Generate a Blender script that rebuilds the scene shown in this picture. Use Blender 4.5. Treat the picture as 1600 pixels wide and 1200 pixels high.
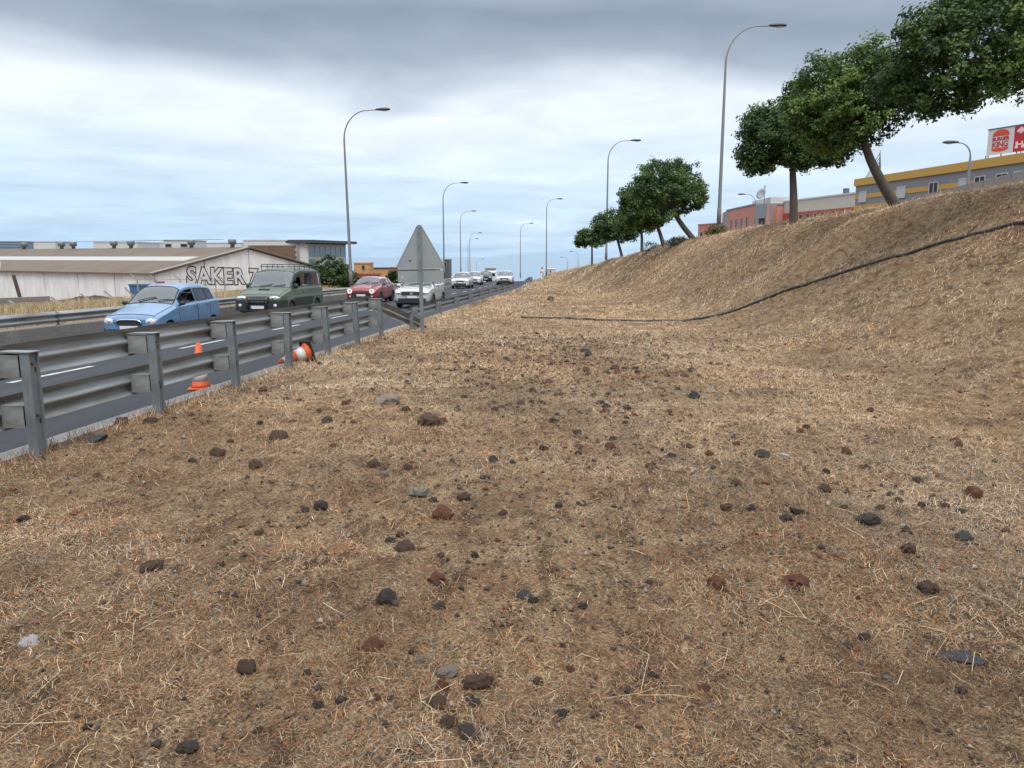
import bpy, bmesh, math, random
import numpy as np
from mathutils import Vector, Matrix

random.seed(7); RNG = np.random.default_rng(11)
for o in list(bpy.data.objects): bpy.data.objects.remove(o)
SC = bpy.context.scene; COL = SC.collection
R = math.radians; PI = math.pi

# ------------------------------------------------------------------ camera
CZ = 1.65                      # eye height above the verge at the photographer's feet
F = 1202.0; PITCH = R(9.447)
cam = bpy.data.cameras.new('camera'); cam.sensor_width = 36; cam.lens = F/1600*36
cam.clip_start = .05; cam.clip_end = 120000
camo = bpy.data.objects.new('camera', cam); COL.objects.link(camo)
camo.location = (0, 0, CZ); camo.rotation_euler = (PI/2-PITCH, 0, 0)
SC.camera = camo
SC.render.resolution_x = 1024; SC.render.resolution_y = 768

# ------------------------------------------------------------------ sky: a grey stratus deck over a brighter band, pale blue low down
SUN_EL = R(58); SUN_DIR = Vector((.12, -.60, 0)).normalized()*math.cos(SUN_EL) + Vector((0, 0, math.sin(SUN_EL)))
W = bpy.data.worlds.new('World'); SC.world = W; W.use_nodes = True
nt = W.node_tree; N = nt.nodes; Lk = nt.links
for n in list(N): N.remove(n)
def nd(t, **k):
    n = N.new(t)
    for a, b in k.items(): setattr(n, a, b)
    return n
def mth(op, a, b=None, c=None):
    n = nd('ShaderNodeMath', operation=op)
    for i, q in enumerate((a, b, c)):
        if q is None: continue
        if isinstance(q, (int, float)): n.inputs[i].default_value = q
        else: Lk.new(q, n.inputs[i])
    return n.outputs[0]
tc = nd('ShaderNodeTexCoord'); sep = nd('ShaderNodeSeparateXYZ'); Lk.new(tc.outputs['Generated'], sep.inputs[0])
zc_ = mth('MAXIMUM', sep.outputs[2], 0.0)
zz = mth('ADD', zc_, .09)
px = mth('DIVIDE', sep.outputs[0], zz); py = mth('DIVIDE', sep.outputs[1], zz)
cmb = nd('ShaderNodeCombineXYZ'); Lk.new(px, cmb.inputs[0]); Lk.new(py, cmb.inputs[1]); cmb.inputs[2].default_value = 3.3
def noise(scale, detail, rough=.55, dist=0.0):
    n = nd('ShaderNodeTexNoise'); n.inputs['Scale'].default_value = scale; n.inputs['Detail'].default_value = detail
    n.inputs['Roughness'].default_value = rough; n.inputs['Distortion'].default_value = dist
    Lk.new(cmb.outputs[0], n.inputs['Vector']); return n.outputs[0]
n1 = noise(.40, 3, .5, .3); n2 = noise(.85, 4, .5, .6); n3 = noise(1.9, 6, .58, .7)
# height in the sky, broken up by the cloud noise
e = mth('MULTIPLY_ADD', n1, .13, zc_)
e = mth('MULTIPLY_ADD', n2, .09, e)
e = mth('SUBTRACT', e, .107)
ramp = nd('ShaderNodeValToRGB'); Lk.new(e, ramp.inputs[0])
stops = [(0.0, (.345, .49, .66)), (.05, (.40, .525, .665)), (.10, (.475, .575, .68)), (.155, (.585, .64, .70)), (.195, (.62, .66, .70)),
         (.213, (.46, .51, .57)), (.238, (.285, .33, .39)), (.28, (.195, .23, .285)), (.45, (.72, .78, .86)), (.75, (1.28, 1.33, 1.38)), (1.0, (1.48, 1.52, 1.56))]
el = ramp.color_ramp.elements
while len(el) < len(stops): el.new(.5)
for q, (p, c) in zip(el, stops): q.position = p; q.color = (*c, 1)
v = mth('MULTIPLY_ADD', n3, .46, .78); v2 = mth('MULTIPLY_ADD', n2, .46, .78); v = mth('MULTIPLY', v, v2)
mx = nd('ShaderNodeMix', data_type='RGBA', blend_type='MULTIPLY'); mx.inputs[0].default_value = .8
Lk.new(ramp.outputs[0], mx.inputs[6]); Lk.new(v, mx.inputs[7])
sky = nd('ShaderNodeTexSky', sky_type='NISHITA', sun_disc=False, sun_elevation=SUN_EL, sun_rotation=math.atan2(SUN_DIR.x, SUN_DIR.y))
sky.dust_density = 1.5
sb = nd('ShaderNodeMix', data_type='RGBA', blend_type='MULTIPLY'); sb.inputs[0].default_value = 1
Lk.new(sky.outputs[0], sb.inputs[6]); sb.inputs[7].default_value = (.10, .10, .10, 1)
mix = nd('ShaderNodeMix', data_type='RGBA'); mix.inputs[0].default_value = .88
Lk.new(sb.outputs[2], mix.inputs[6]); Lk.new(mx.outputs[2], mix.inputs[7])
bg = nd('ShaderNodeBackground'); Lk.new(mix.outputs[2], bg.inputs[0]); bg.inputs[1].default_value = 1.0
out = nd('ShaderNodeOutputWorld'); Lk.new(bg.outputs[0], out.inputs[0])

sl = bpy.data.lights.new('sun', 'SUN'); sl.energy = 1.5; sl.angle = R(25); sl.color = (1, .955, .88)
so = bpy.data.objects.new('sun', sl); COL.objects.link(so); so.location = (-20, -20, 40)
so.rotation_euler = (-SUN_DIR).to_track_quat('-Z', 'Y').to_euler()
vs = SC.view_settings; vs.view_transform = 'Standard'; vs.look = 'None'; vs.exposure = 0.62; vs.gamma = 1; vs.use_curve_mapping = False

# ------------------------------------------------------------------ materials
MATS = {}
def mat(name, col, rough=.6, metal=0.0, col2=None, scale=6.0, amount=.5, bump=0.0, bscale=60.0, spec=.5, coat=0.0, attr=None, stretch=(1, 1, 1), detail=6, emit=None):
    if name in MATS: return MATS[name]
    m = bpy.data.materials.new(name); m.use_nodes = True; t = m.node_tree; b = t.nodes['Principled BSDF']
    b.inputs['Roughness'].default_value = rough; b.inputs['Metallic'].default_value = metal
    b.inputs['Specular IOR Level'].default_value = spec; b.inputs['Coat Weight'].default_value = coat; b.inputs['Coat Roughness'].default_value = .06
    tcn = t.nodes.new('ShaderNodeTexCoord'); mp = t.nodes.new('ShaderNodeMapping'); mp.inputs['Scale'].default_value = stretch
    t.links.new(tcn.outputs['Object'], mp.inputs[0])
    if attr:
        a = t.nodes.new('ShaderNodeAttribute'); a.attribute_name = attr; t.links.new(a.outputs['Color'], b.inputs['Base Color'])
    elif amount > 0:
        if col2 is None: col2 = tuple(c*.62 for c in col)
        nz = t.nodes.new('ShaderNodeTexNoise'); nz.inputs['Scale'].default_value = scale; nz.inputs['Detail'].default_value = detail; nz.inputs['Roughness'].default_value = .62
        t.links.new(mp.outputs[0], nz.inputs['Vector'])
        r = t.nodes.new('ShaderNodeValToRGB'); r.color_ramp.elements[0].position = .5-.35*(1-amount*.5); r.color_ramp.elements[1].position = .5+.35*(1-amount*.5)
        r.color_ramp.elements[0].color = (*[c2*amount+c*(1-amount) for c, c2 in zip(col, col2)], 1); r.color_ramp.elements[1].color = (*col, 1)
        t.links.new(nz.outputs[0], r.inputs[0]); t.links.new(r.outputs[0], b.inputs['Base Color'])
    else: b.inputs['Base Color'].default_value = (*col, 1)
    if emit: b.inputs['Emission Color'].default_value = (*emit[0], 1); b.inputs['Emission Strength'].default_value = emit[1]
    if bump > 0:
        nb = t.nodes.new('ShaderNodeTexNoise'); nb.inputs['Scale'].default_value = bscale; nb.inputs['Detail'].default_value = 5
        t.links.new(mp.outputs[0], nb.inputs['Vector'])
        bp = t.nodes.new('ShaderNodeBump'); bp.inputs['Strength'].default_value = bump; bp.inputs['Distance'].default_value = .02
        t.links.new(nb.outputs[0], bp.inputs['Height']); t.links.new(bp.outputs[0], b.inputs['Normal'])
    MATS[name] = m; return m

def glassmat(name, tint, refl=1.0, rough=.02):
    if name in MATS: return MATS[name]
    m = bpy.data.materials.new(name); m.use_nodes = True; t = m.node_tree
    for n in list(t.nodes): t.nodes.remove(n)
    o = t.nodes.new('ShaderNodeOutputMaterial'); mxs = t.nodes.new('ShaderNodeMixShader'); tr = t.nodes.new('ShaderNodeBsdfTransparent'); gl = t.nodes.new('ShaderNodeBsdfGlossy')
    fr = t.nodes.new('ShaderNodeFresnel'); fr.inputs[0].default_value = 1.5
    ma = t.nodes.new('ShaderNodeMath'); ma.operation = 'MULTIPLY_ADD'; ma.inputs[1].default_value = 1.3*refl; ma.inputs[2].default_value = .10*refl; ma.use_clamp = True
    tr.inputs[0].default_value = (*tint, 1); gl.inputs[0].default_value = (.9, .95, 1, 1); gl.inputs[1].default_value = rough
    t.links.new(fr.outputs[0], ma.inputs[0]); t.links.new(ma.outputs[0], mxs.inputs[0]); t.links.new(tr.outputs[0], mxs.inputs[1]); t.links.new(gl.outputs[0], mxs.inputs[2]); t.links.new(mxs.outputs[0], o.inputs[0])
    MATS[name] = m; return m

# ------------------------------------------------------------------ mesh helpers
def mesh_from(name, V, Fc, m=None, smooth=False):
    me = bpy.data.meshes.new(name); me.from_pydata([tuple(map(float, q)) for q in V], [], [tuple(int(i) for i in f) for f in Fc])
    if m: me.materials.append(m)
    if smooth: me.polygons.foreach_set('use_smooth', [True]*len(me.polygons))
    me.update(); return me
def link(name, me, parent=None, loc=None, rot=None):
    o = bpy.data.objects.new(name, me); COL.objects.link(o)
    if parent is not None: o.parent = parent
    if loc is not None: o.location = loc
    if rot is not None: o.rotation_euler = rot
    return o
def tag(o, label, cat=None, group=None, kind=None):
    if label: o['label'] = label
    if cat: o['category'] = cat
    if group: o['group'] = group
    if kind: o['kind'] = kind
    return o
def thing(name, label, cat, loc=(0, 0, 0), rot=(0, 0, 0), group=None):
    o = bpy.data.objects.new(name, None); COL.objects.link(o); o.location = loc; o.rotation_euler = rot; o.empty_display_size = .2
    return tag(o, label, cat, group)
def copy_tree(o, parent=None):
    c = o.copy(); COL.objects.link(c); c.parent = parent
    for ch in list(o.children): copy_tree(ch, c)
    return c

class MB:
    def __init__(s): s.v = []; s.f = []
    def add(s, V, Fc):
        n = len(s.v); s.v += [tuple(map(float, q)) for q in V]; s.f += [tuple(i+n for i in f) for f in Fc]; return s
    def box(s, x0, x1, y0, y1, z0, z1):
        V = [(x, y, z) for z in (z0, z1) for y in (y0, y1) for x in (x0, x1)]
        return s.add(V, [(0, 2, 3, 1), (4, 5, 7, 6), (0, 1, 5, 4), (2, 6, 7, 3), (0, 4, 6, 2), (1, 3, 7, 5)])
    def obox(s, c, ax, ay, az, hx, hy, hz):
        c = Vector(c); ax = Vector(ax).normalized()*hx; ay = Vector(ay).normalized()*hy; az = Vector(az).normalized()*hz
        V = [c+ax*i+ay*j+az*k for k in (-1, 1) for j in (-1, 1) for i in (-1, 1)]
        return s.add(V, [(0, 2, 3, 1), (4, 5, 7, 6), (0, 1, 5, 4), (2, 6, 7, 3), (0, 4, 6, 2), (1, 3, 7, 5)])
    def tube(s, pts, r, n=8, cap=True):
        pts = [Vector(p) for p in pts]; k = len(pts)
        rs = r if hasattr(r, '__len__') else [r]*k
        V = []; up = None
        for i, p in enumerate(pts):
            d = (pts[min(i+1, k-1)]-pts[max(i-1, 0)]).normalized()
            if up is None: up = Vector((0, 0, 1)) if abs(d.z) < .9 else Vector((1, 0, 0))
            a = d.cross(up).normalized(); b = a.cross(d).normalized(); up = b
            for j in range(n):
                t = 2*PI*j/n; V.append(p+(a*math.cos(t)+b*math.sin(t))*rs[i])
        Fc = [(i*n+j, i*n+(j+1) % n, (i+1)*n+(j+1) % n, (i+1)*n+j) for i in range(k-1) for j in range(n)]
        if cap: Fc += [tuple(range(n-1, -1, -1)), tuple((k-1)*n+j for j in range(n))]
        return s.add(V, Fc)
    def lathe(s, prof, n=24, c=(0, 0, 0), axis='z'):
        V = []
        for (r, h) in prof:
            for j in range(n):
                t = 2*PI*j/n; a, b = r*math.cos(t), r*math.sin(t)
                q = (a, b, h) if axis == 'z' else (a, h, b) if axis == 'y' else (h, a, b)
                V.append((q[0]+c[0], q[1]+c[1], q[2]+c[2]))
        k = len(prof); Fc = [(i*n+j, i*n+(j+1) % n, (i+1)*n+(j+1) % n, (i+1)*n+j) for i in range(k-1) for j in range(n)]
        Fc += [tuple(range(n-1, -1, -1)), tuple((k-1)*n+j for j in range(n))]
        return s.add(V, Fc)
    def prism(s, poly, y0, y1):          # polygon in x,z extruded along y
        n = len(poly); V = [(x, y0, z) for x, z in poly]+[(x, y1, z) for x, z in poly]
        return s.add(V, [tuple(range(n)), tuple(range(2*n-1, n-1, -1))]+[(i, i+n, (i+1) % n+n, (i+1) % n) for i in range(n)])
    def ell(s, c, r, nu=14, nv=9):
        V = []; Fc = []
        for i in range(nv+1):
            th = PI*i/nv
            for j in range(nu): ph = 2*PI*j/nu; V.append((c[0]+r[0]*math.sin(th)*math.cos(ph), c[1]+r[1]*math.sin(th)*math.sin(ph), c[2]+r[2]*math.cos(th)))
        for i in range(nv):
            for j in range(nu): Fc.append((i*nu+j, (i+1)*nu+j, (i+1)*nu+(j+1) % nu, i*nu+(j+1) % nu))
        return s.add(V, Fc)
    def mesh(s, name, m, smooth=False): return mesh_from(name, s.v, s.f, m, smooth)
    def build(s, name, m, parent=None, smooth=False, loc=None, rot=None):
        return link(name, s.mesh(name, m, smooth), parent, loc, rot)
def recalc(me):
    b = bmesh.new(); b.from_mesh(me); bmesh.ops.recalc_face_normals(b, faces=b.faces); b.to_mesh(me); b.free(); me.update()

# ------------------------------------------------------------------ terrain functions
def hsh(ix, iy, seed):
    n = (ix.astype(np.int64)*374761393+iy.astype(np.int64)*668265263+seed*974711) & 0x7fffffff
    n = ((n ^ (n >> 13))*1274126177) & 0x7fffffff
    return ((n ^ (n >> 16)) & 0xffff)/65535.0
def vn(x, y, seed=1):
    x = np.asarray(x, float); y = np.asarray(y, float); ix = np.floor(x); iy = np.floor(y); fx = x-ix; fy = y-iy
    fx = fx*fx*(3-2*fx); fy = fy*fy*(3-2*fy)
    a = hsh(ix, iy, seed); b = hsh(ix+1, iy, seed); c = hsh(ix, iy+1, seed); d = hsh(ix+1, iy+1, seed)
    return (a*(1-fx)+b*fx)*(1-fy)+(c*(1-fx)+d*fx)*fy
def fbm(x, y, seed=1, o=4):
    s = 0; a = .5
    for i in range(o): s = s+a*vn(np.asarray(x)*2**i, np.asarray(y)*2**i, seed+i*7); a *= .5
    return s/(1-.5**o)
def sst(a, b, x):
    t = np.clip((x-a)/(b-a), 0, 1); return t*t*(3-2*t)
def xg(y):                                  # the line of the near guardrail
    y = np.asarray(y, float); q = np.clip(y-60, 0, None)
    return -4.9+.088*y-.0008*np.minimum(q, 220)**2-np.clip(q-220, 0, None)*.35
BY = [-200, 0, 105, 118, 150, 200, 300, 600, 1200, 2500]; BZ = [3.1, 0, -1.63, -1.95, -3.7, -8, -20, -58, -112, -135]
def base(y): return np.interp(y, BY, BZ)
CY = [-60, 0, 17, 22, 30, 45, 52, 60, 66, 80, 105, 131, 160, 220, 300, 600, 2500]
CX = [16, 12.6, 11.8, 11.3, 11.0, 10.9, 10.7, 10.3, 9.7, 8.7, 7.6, 6.6, 5, 0, -15, -60, -300]
CH = [3.9, 3.75, 3.60, 3.53, 3.36, 3.03, 2.78, 2.42, 2.0, 1.05, -.05, -1.15, -3.2, -9, -19.5, -57.5, -134]
TX = [6.0, 4.9, 4.9, 4.95, 5.1, 5.3, 5.4, 5.4, 5.3, 5.0, 4.4, 4.0, 2.5, -3, -17, -62, -302]
def zroad(x, y):
    d = np.asarray(x)-xg(y); return base(y)-.13+.02*np.clip(d, -11, 0)
def H(x, y, fine=True):
    x = np.asarray(x, float); y = np.asarray(y, float); d = x-xg(y); b = base(y)
    # verge, then the bank on the right
    xc = np.interp(y, CY, CX); xt = np.interp(y, CY, TX); hc = np.interp(y, CY, CH)
    wob = (fbm(x*.05+3, y*.11, 5, 2)-.5)
    s = np.clip((x-xt-wob*1.2)/(xc-xt), 0, None)
    f = np.where(s < .36, s*s/.36*.62, .2232+(s-.36)*1.24); f = np.where(s > .78, .744+(1-np.exp(-(s-.78)*1.24/.256))*.256, f)
    z = b+(hc-b)*f - np.clip(x-xc-4, 0, 400)*.012
    if fine:
        amp = sst(.1, .8, d)
        z = z+amp*((fbm(x*.45, y*.45, 21, 3)-.5)*.16+(fbm(x*2.3, y*2.3, 33, 3)-.5)*.055+(fbm(x*9, y*9, 40, 2)-.5)*.018)
        z = z+amp*sst(.1, .4, s)*(fbm(x*.7+y*.12, y*.30-x*.2, 52, 3)-.5)*.13
    # left of the guardrail: road bed, left verge, lower land
    lv = b-.25+.42*sst(10.5, 13.6, -d)-3.3*sst(17.5, 30, -d)-.02*np.clip(-d-40, 0, 100)+(fbm(x*.5, y*.5, 61, 3)-.5)*.25*sst(10.4, 12, -d)
    z = np.where(d < -.24, b-.5, np.where(d < .25, b-.5+.46*sst(-.24, -.14, d)+(z-b+.04)*sst(-.14, .25, d), z))
    z = np.where(d < -10.1, np.where(d < -10.4, lv, b-.5+(lv-b+.5)*np.clip((-d-10.1)/.3, 0, 1)), z)
    return z
def ray(u, v):
    vv = (v-600)/F; c, s = math.cos(PITCH), math.sin(PITCH)
    return Vector(((u-800)/F, c-vv*s, -s-vv*c))
def P(u, v, Y):                              # the point at depth Y that stands behind a place in the photograph
    r = ray(u, v); r = r*(Y/r.y); return Vector((r.x, r.y, r.z+CZ))
def gnd(u, v):
    r = ray(u, v); t = np.concatenate([np.linspace(1.5, 40, 4000), np.linspace(40, 200, 3000)])
    z = CZ+r.z*t; h = H(r.x*t, r.y*t); k = np.argmax(z < h); tt = t[k]
    return Vector((r.x*tt, r.y*tt, float(h[k])))
def hz(x, y): return float(H(np.array([x]), np.array([y]))[0])

# ------------------------------------------------------------------ ground
def ground_material():
    m = bpy.data.materials.new('dry_earth'); m.use_nodes = True; t = m.node_tree; b = t.nodes['Principled BSDF']; b.inputs['Roughness'].default_value = .95; b.inputs['Specular IOR Level'].default_value = .15
    tcn = t.nodes.new('ShaderNodeTexCoord')
    def nz(s, d=5, r=.6, sc=(1, 1, 1)):
        n = t.nodes.new('ShaderNodeTexNoise'); n.inputs['Scale'].default_value = s; n.inputs['Detail'].default_value = d; n.inputs['Roughness'].default_value = r
        mp = t.nodes.new('ShaderNodeMapping'); mp.inputs['Scale'].default_value = sc; t.links.new(tcn.outputs['Object'], mp.inputs[0]); t.links.new(mp.outputs[0], n.inputs['Vector']); return n.outputs[0]
    def rp(f, st):
        r = t.nodes.new('ShaderNodeValToRGB'); e = r.color_ramp.elements
        while len(e) < len(st): e.new(.5)
        for q, (p, c) in zip(e, st): q.position = p; q.color = (*c, 1)
        t.links.new(f, r.inputs[0]); return r.outputs[0]
    def mixc(f, a, c):
        n = t.nodes.new('ShaderNodeMix'); n.data_type = 'RGBA'
        t.links.new(f, n.inputs[0]); t.links.new(a, n.inputs[6]); t.links.new(c, n.inputs[7]); return n.outputs[2]
    earth = rp(nz(1.1, 6), [(.3, (.060, .038, .026)), (.5, (.12, .070, .043)), (.7, (.19, .12, .075))])
    red = rp(nz(14, 5), [(.35, (.115, .055, .030)), (.7, (.27, .14, .075))])
    c = mixc(rp(nz(.5, 4), [(.38, (0, 0, 0)), (.60, (.9, .9, .9))]), earth, red)
    straw = rp(nz(60, 6, .75), [(.38, (.085, .060, .042)), (.52, (.28, .205, .125)), (.64, (.52, .41, .25))])
    c = mixc(rp(nz(2.2, 6, .65), [(.36, (.25, .25, .25)), (.6, (.95, .95, .95))]), c, straw)
    dark = rp(nz(7, 6, .7, (1, .5, 1)), [(.36, (.40, .39, .39)), (.54, (1, 1, 1))])
    n = t.nodes.new('ShaderNodeMix'); n.data_type = 'RGBA'; n.blend_type = 'MULTIPLY'; n.inputs[0].default_value = 1; t.links.new(c, n.inputs[6]); t.links.new(dark, n.inputs[7])
    fine = rp(nz(130, 5, .75), [(.36, (.50, .48, .46)), (.50, (1.05, 1.03, 1.0)), (.66, (1.6, 1.55, 1.45))])
    n2_ = t.nodes.new('ShaderNodeMix'); n2_.data_type = 'RGBA'; n2_.blend_type = 'MULTIPLY'; n2_.inputs[0].default_value = .85; t.links.new(n.outputs[2], n2_.inputs[6]); t.links.new(fine, n2_.inputs[7])
    t.links.new(n2_.outputs[2], b.inputs['Base Color'])
    bp = t.nodes.new('ShaderNodeBump'); bp.inputs['Strength'].default_value = 1.0; bp.inputs['Distance'].default_value = .035
    t.links.new(nz(45, 6, .7), bp.inputs['Height']); t.links.new(bp.outputs[0], b.inputs['Normal'])
    return m
GROUND = ground_material()
def build_ground():
    ds = np.concatenate([[-4000, -1500, -600, -300, -160], np.arange(-110, -20, 4.0), np.arange(-20, -10.4, .5), [-10.4, -10.25, -10.1, -6, -2, -.5, -.24, -.19, -.14, -.08, -.02], np.arange(.05, 19, .09), np.arange(19, 40, 1.5), [45, 60, 90, 140, 250, 500, 1200, 4000]])
    ys = np.concatenate([[-400, -150, -60, -30, -15, -8, -4], np.arange(-2, 14, .09), np.arange(14, 34, .22), np.arange(34, 70, .6), np.arange(70, 160, 1.6), np.arange(160, 320, 8), [340, 400, 500, 650, 900, 1200, 1700, 2500]])
    D, Y = np.meshgrid(ds, ys); X = D+xg(Y); Z = H(X, Y)
    me = bpy.data.meshes.new('ground'); nx, ny = len(ds), len(ys)
    V = np.stack([X, Y, Z], -1).reshape(-1, 3); i = np.arange(nx*ny).reshape(ny, nx)
    Q = np.stack([i[:-1, :-1], i[:-1, 1:], i[1:, 1:], i[1:, :-1]], -1).reshape(-1, 4)
    fast_mesh(me, V, Q); me.materials.append(GROUND); me.polygons.foreach_set('use_smooth', np.ones(len(Q), bool))
    tag(link('ground', me), None, kind='structure')
def fast_mesh(me, V, Q):
    k = Q.shape[1]; me.vertices.add(len(V)); me.vertices.foreach_set('co', np.ascontiguousarray(V, np.float32).ravel())
    me.loops.add(Q.size); me.loops.foreach_set('vertex_index', Q.astype(np.int32).ravel())
    me.polygons.add(len(Q)); me.polygons.foreach_set('loop_start', np.arange(0, Q.size, k, dtype=np.int32)); me.polygons.foreach_set('loop_total', np.full(len(Q), k, np.int32))
    me.update(calc_edges=True)
build_ground()

# the sea, far below the land
SEA = mat('sea_water', (.10, .20, .30), rough=.22, amount=.3, scale=.0006, spec=.5, stretch=(1, 6, 1))
MB().add([(-70000, 900, -105), (70000, 900, -105), (70000, 62000, -105), (-70000, 62000, -105)], [(0, 1, 2, 3)]).build('sea', SEA)['kind'] = 'structure'

# ------------------------------------------------------------------ carriageway
def strip(name, d0, d1, y0, y1, dz, m, parent=None, step=1.0, thick=0, zf=None):
    ys = np.arange(y0, y1+1e-6, (y1-y0)/max(1, round((y1-y0)/step))); V = []; Fc = []
    for y in ys:
        for d in (d0, d1):
            x = float(xg(y))+d; z = float(zf(y)) if zf else float(zroad(x, y)); V.append((x, y, z+dz))
            if thick: V.append((x, y, z+dz-thick))
    k = 4 if thick else 2
    for i in range(len(ys)-1):
        a = i*k; b = a+k
        if thick: Fc += [(a, a+2, b+2, b), (a+2, a+3, b+3, b+2), (a+1, a, b, b+1), (a+3, a+1, b+1, b+3)]
        else: Fc.append((a, a+1, b+1, b))
    if thick: Fc += [(0, 1, 3, 2), (len(V)-4, len(V)-2, len(V)-1, len(V)-3)]
    return link(name, mesh_from(name, V, Fc, m), parent)
ASPH = mat('asphalt', (.044, .048, .057), rough=.9, col2=(.028, .031, .038), scale=1.4, amount=1.0, bump=.25, bscale=120, spec=.3, stretch=(1.5, .05, 1))
PAINT = mat('road_paint', (.60, .61, .60), rough=.6, amount=.9, col2=(.16, .165, .17), scale=9)
CONC = mat('concrete', (.27, .265, .25), rough=.9, amount=.7, scale=5, bump=.4, bscale=40)
DCONC = mat('dark_concrete', (.20, .19, .18), rough=.95, amount=.8, scale=3, bump=.8, bscale=14)
road = tag(strip('road', -9.75, -.42, -25, 190, 0, ASPH, step=1.5), None, kind='structure')
strip('edge_line', -.70, -.58, -25, 185, .004, PAINT, road, 1.5)
strip('edge_line', -9.3, -9.14, -25, 185, .004, PAINT, road, 1.5)
y = -20.5
while y < 150:
    strip('lane_dash', -4.55, -4.42, y, y+2.2, .004, PAINT, road, 1.1); y += 5.5
k_ = tag(strip('kerb', -.42, -.17, -25, 150, -.035, CONC, step=1.5, thick=.3, zf=base), None, kind='structure')
tag(strip('kerb', -10.25, -9.75, -25, 150, .05, DCONC, step=1.5, thick=.5, zf=base), None, kind='structure')

# ------------------------------------------------------------------ guardrails
GALV = mat('galvanised_steel', (.205, .232, .25), rough=.6, metal=.15, col2=(.10, .11, .115), scale=7, amount=.8, bump=.12, bscale=25, stretch=(1, 1, .6), spec=.4)
GALVD = mat('weathered_galvanised_steel', (.335, .362, .375), rough=.55, metal=.25, col2=(.155, .15, .138), scale=2.4, amount=1.0, bump=.06, bscale=20, stretch=(1, .25, 3), spec=.4)
BOLT = mat('rusty_bolt', (.07, .06, .055), rough=.7, metal=.4)
WPROF = [(0, .155), (-.018, .148), (-.028, .128), (-.070, .098), (-.080, .082), (-.078, .064), (-.036, .034), (-.010, .016), (-.004, 0)]
WPROF = WPROF+[(a, -b) for a, b in WPROF[-2::-1]]
def wbeam(path, t=.004, flip=1):                 # path: list of (pos, side) with side pointing away from traffic
    V = []; Fc = []; n = len(WPROF)
    for p, s in path:
        p = Vector(p); s = Vector(s).normalized()
        for off in (0, t):
            for a, b in WPROF: V.append(p+s*(a*flip+off)+Vector((0, 0, b)))
    m2 = 2*n
    for i in range(len(path)-1):
        A = i*m2; B = A+m2
        for j in range(n-1):
            Fc.append((A+j, A+j+1, B+j+1, B+j)); Fc.append((A+n+j+1, A+n+j, B+n+j, B+n+j+1))
        Fc += [(A, B, B+n, A+n), (A+n-1, A+m2-1, B+m2-1, B+n-1)]
    return V, Fc
def gline(y, d=0.0): return Vector((float(xg(y))+d, y, 0))
# near double rail
root0 = gline(6.7, .08)
g1 = thing('double_guardrail', 'tall grey galvanised double-rail guardrail on square posts beside the verge', 'guardrail', (root0.x, root0.y, 0))
def loc(p): return Vector(p)-Vector((root0.x, root0.y, 0))
pm = MB()                                     # C-shaped post: web towards the camera's side, two flanges
pm.box(-.010, .010, -.062, .062, -.5, .94).box(-.055, -.011, -.062, -.054, -.5, .939).box(-.055, -.011, .054, .062, -.5, .939)
pm.box(.010, .034, -.062, -.048, -.5, .938).box(.010, .034, .048, .062, -.5, .938)
PM = pm.mesh('post', GALV)
sp = MB(); sp.box(-.27, -.056, -.08, .08, .0, .006).box(-.27, -.056, -.08, .08, .194, .200).box(-.27, -.264, -.079, .079, .007, .193)
sp.box(-.263, -.058, -.079, -.073, .007, .193).box(-.263, -.058, .073, .079, .007, .193)
SPM = sp.mesh('spacer_block', GALVD)
cp = MB(); cp.box(-.30, .05, -.075, .075, .0, .008); CPM = cp.mesh('cap_plate', GALVD)
bo = MB(); bo.lathe([(.0, .0), (.014, .0), (.014, .012), (.008, .018), (0, .018)], 8, axis='x'); BOM = bo.mesh('bolt', BOLT)
sl_ = MB(); sl_.box(.0101, .0125, -.008, .008, 0, .045); SLM = sl_.mesh('slot', mat('slot_dark', (.015, .015, .016), rough=.9, amount=0))
ang = -math.atan(.088); posts = [6.7+2*k for k in range(-4, 7)]
for i, y in enumerate(posts):
    p = gline(y, .08); z = float(base(y))
    po = link('post', PM, g1, loc((p.x, p.y, z-.02)), (R(random.uniform(-1.5, 1.5)), R(random.uniform(-3, .5)), ang+R(random.uniform(-3, 3))))
    for h in (.72, .275): link('spacer_block', SPM, po, (0, 0, h))
    link('cap_plate', CPM, po, (0, 0, .942))
    for h, yy in ((.84, .0), (.38, .0)): link('bolt', BOM, po, (.010, yy, h))
    for h in (.76, .30): link('slot', SLM, po, (0, .03, h)); link('slot', SLM, po, (0, -.03, h-.03))
for h in (.845, .395):
    for k in range(0, 10, 2):
        y0, y1 = posts[k], posts[k]+4.12
        if y1 > 18.9: y1 = 18.85
        path = [(loc(gline(y, -.195-.004*(k//2 % 2))+Vector((0, 0, float(base(y))-.02+h))), (1, -.088, 0)) for y in np.linspace(y0-.02, y1, 3)]
        V, Fc = wbeam(path); link('rail', mesh_from('rail', V, Fc, GALVD, True), g1)
        for dy in (.0, .18):
            for dzz in (.05, -.05): 
                q = loc(gline(y0+dy, -.188)+Vector((0, 0, float(base(y0))-.02+h+dzz))); link('bolt', BOM, g1, q)
# lowered end of the top rail
A = gline(18.75, -.195); E = gnd(664, 512); path = []
for t in np.linspace(0, 1, 7):
    q = A.lerp(Vector((E.x, E.y, 0)), t); zz_ = (float(base(18.7))+.825)*(1-t)+(E.z+.02)*t; path.append((loc((q.x, q.y, zz_)), (1, -.3, .0)))
V, Fc = wbeam(path); link('rail', mesh_from('rail', V, Fc, GALVD, True), g1)
q = path[4][0]; link('post', PM, g1, (q.x+.13, q.y-.05, q.z-.78), (0, R(-2), ang))

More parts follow.
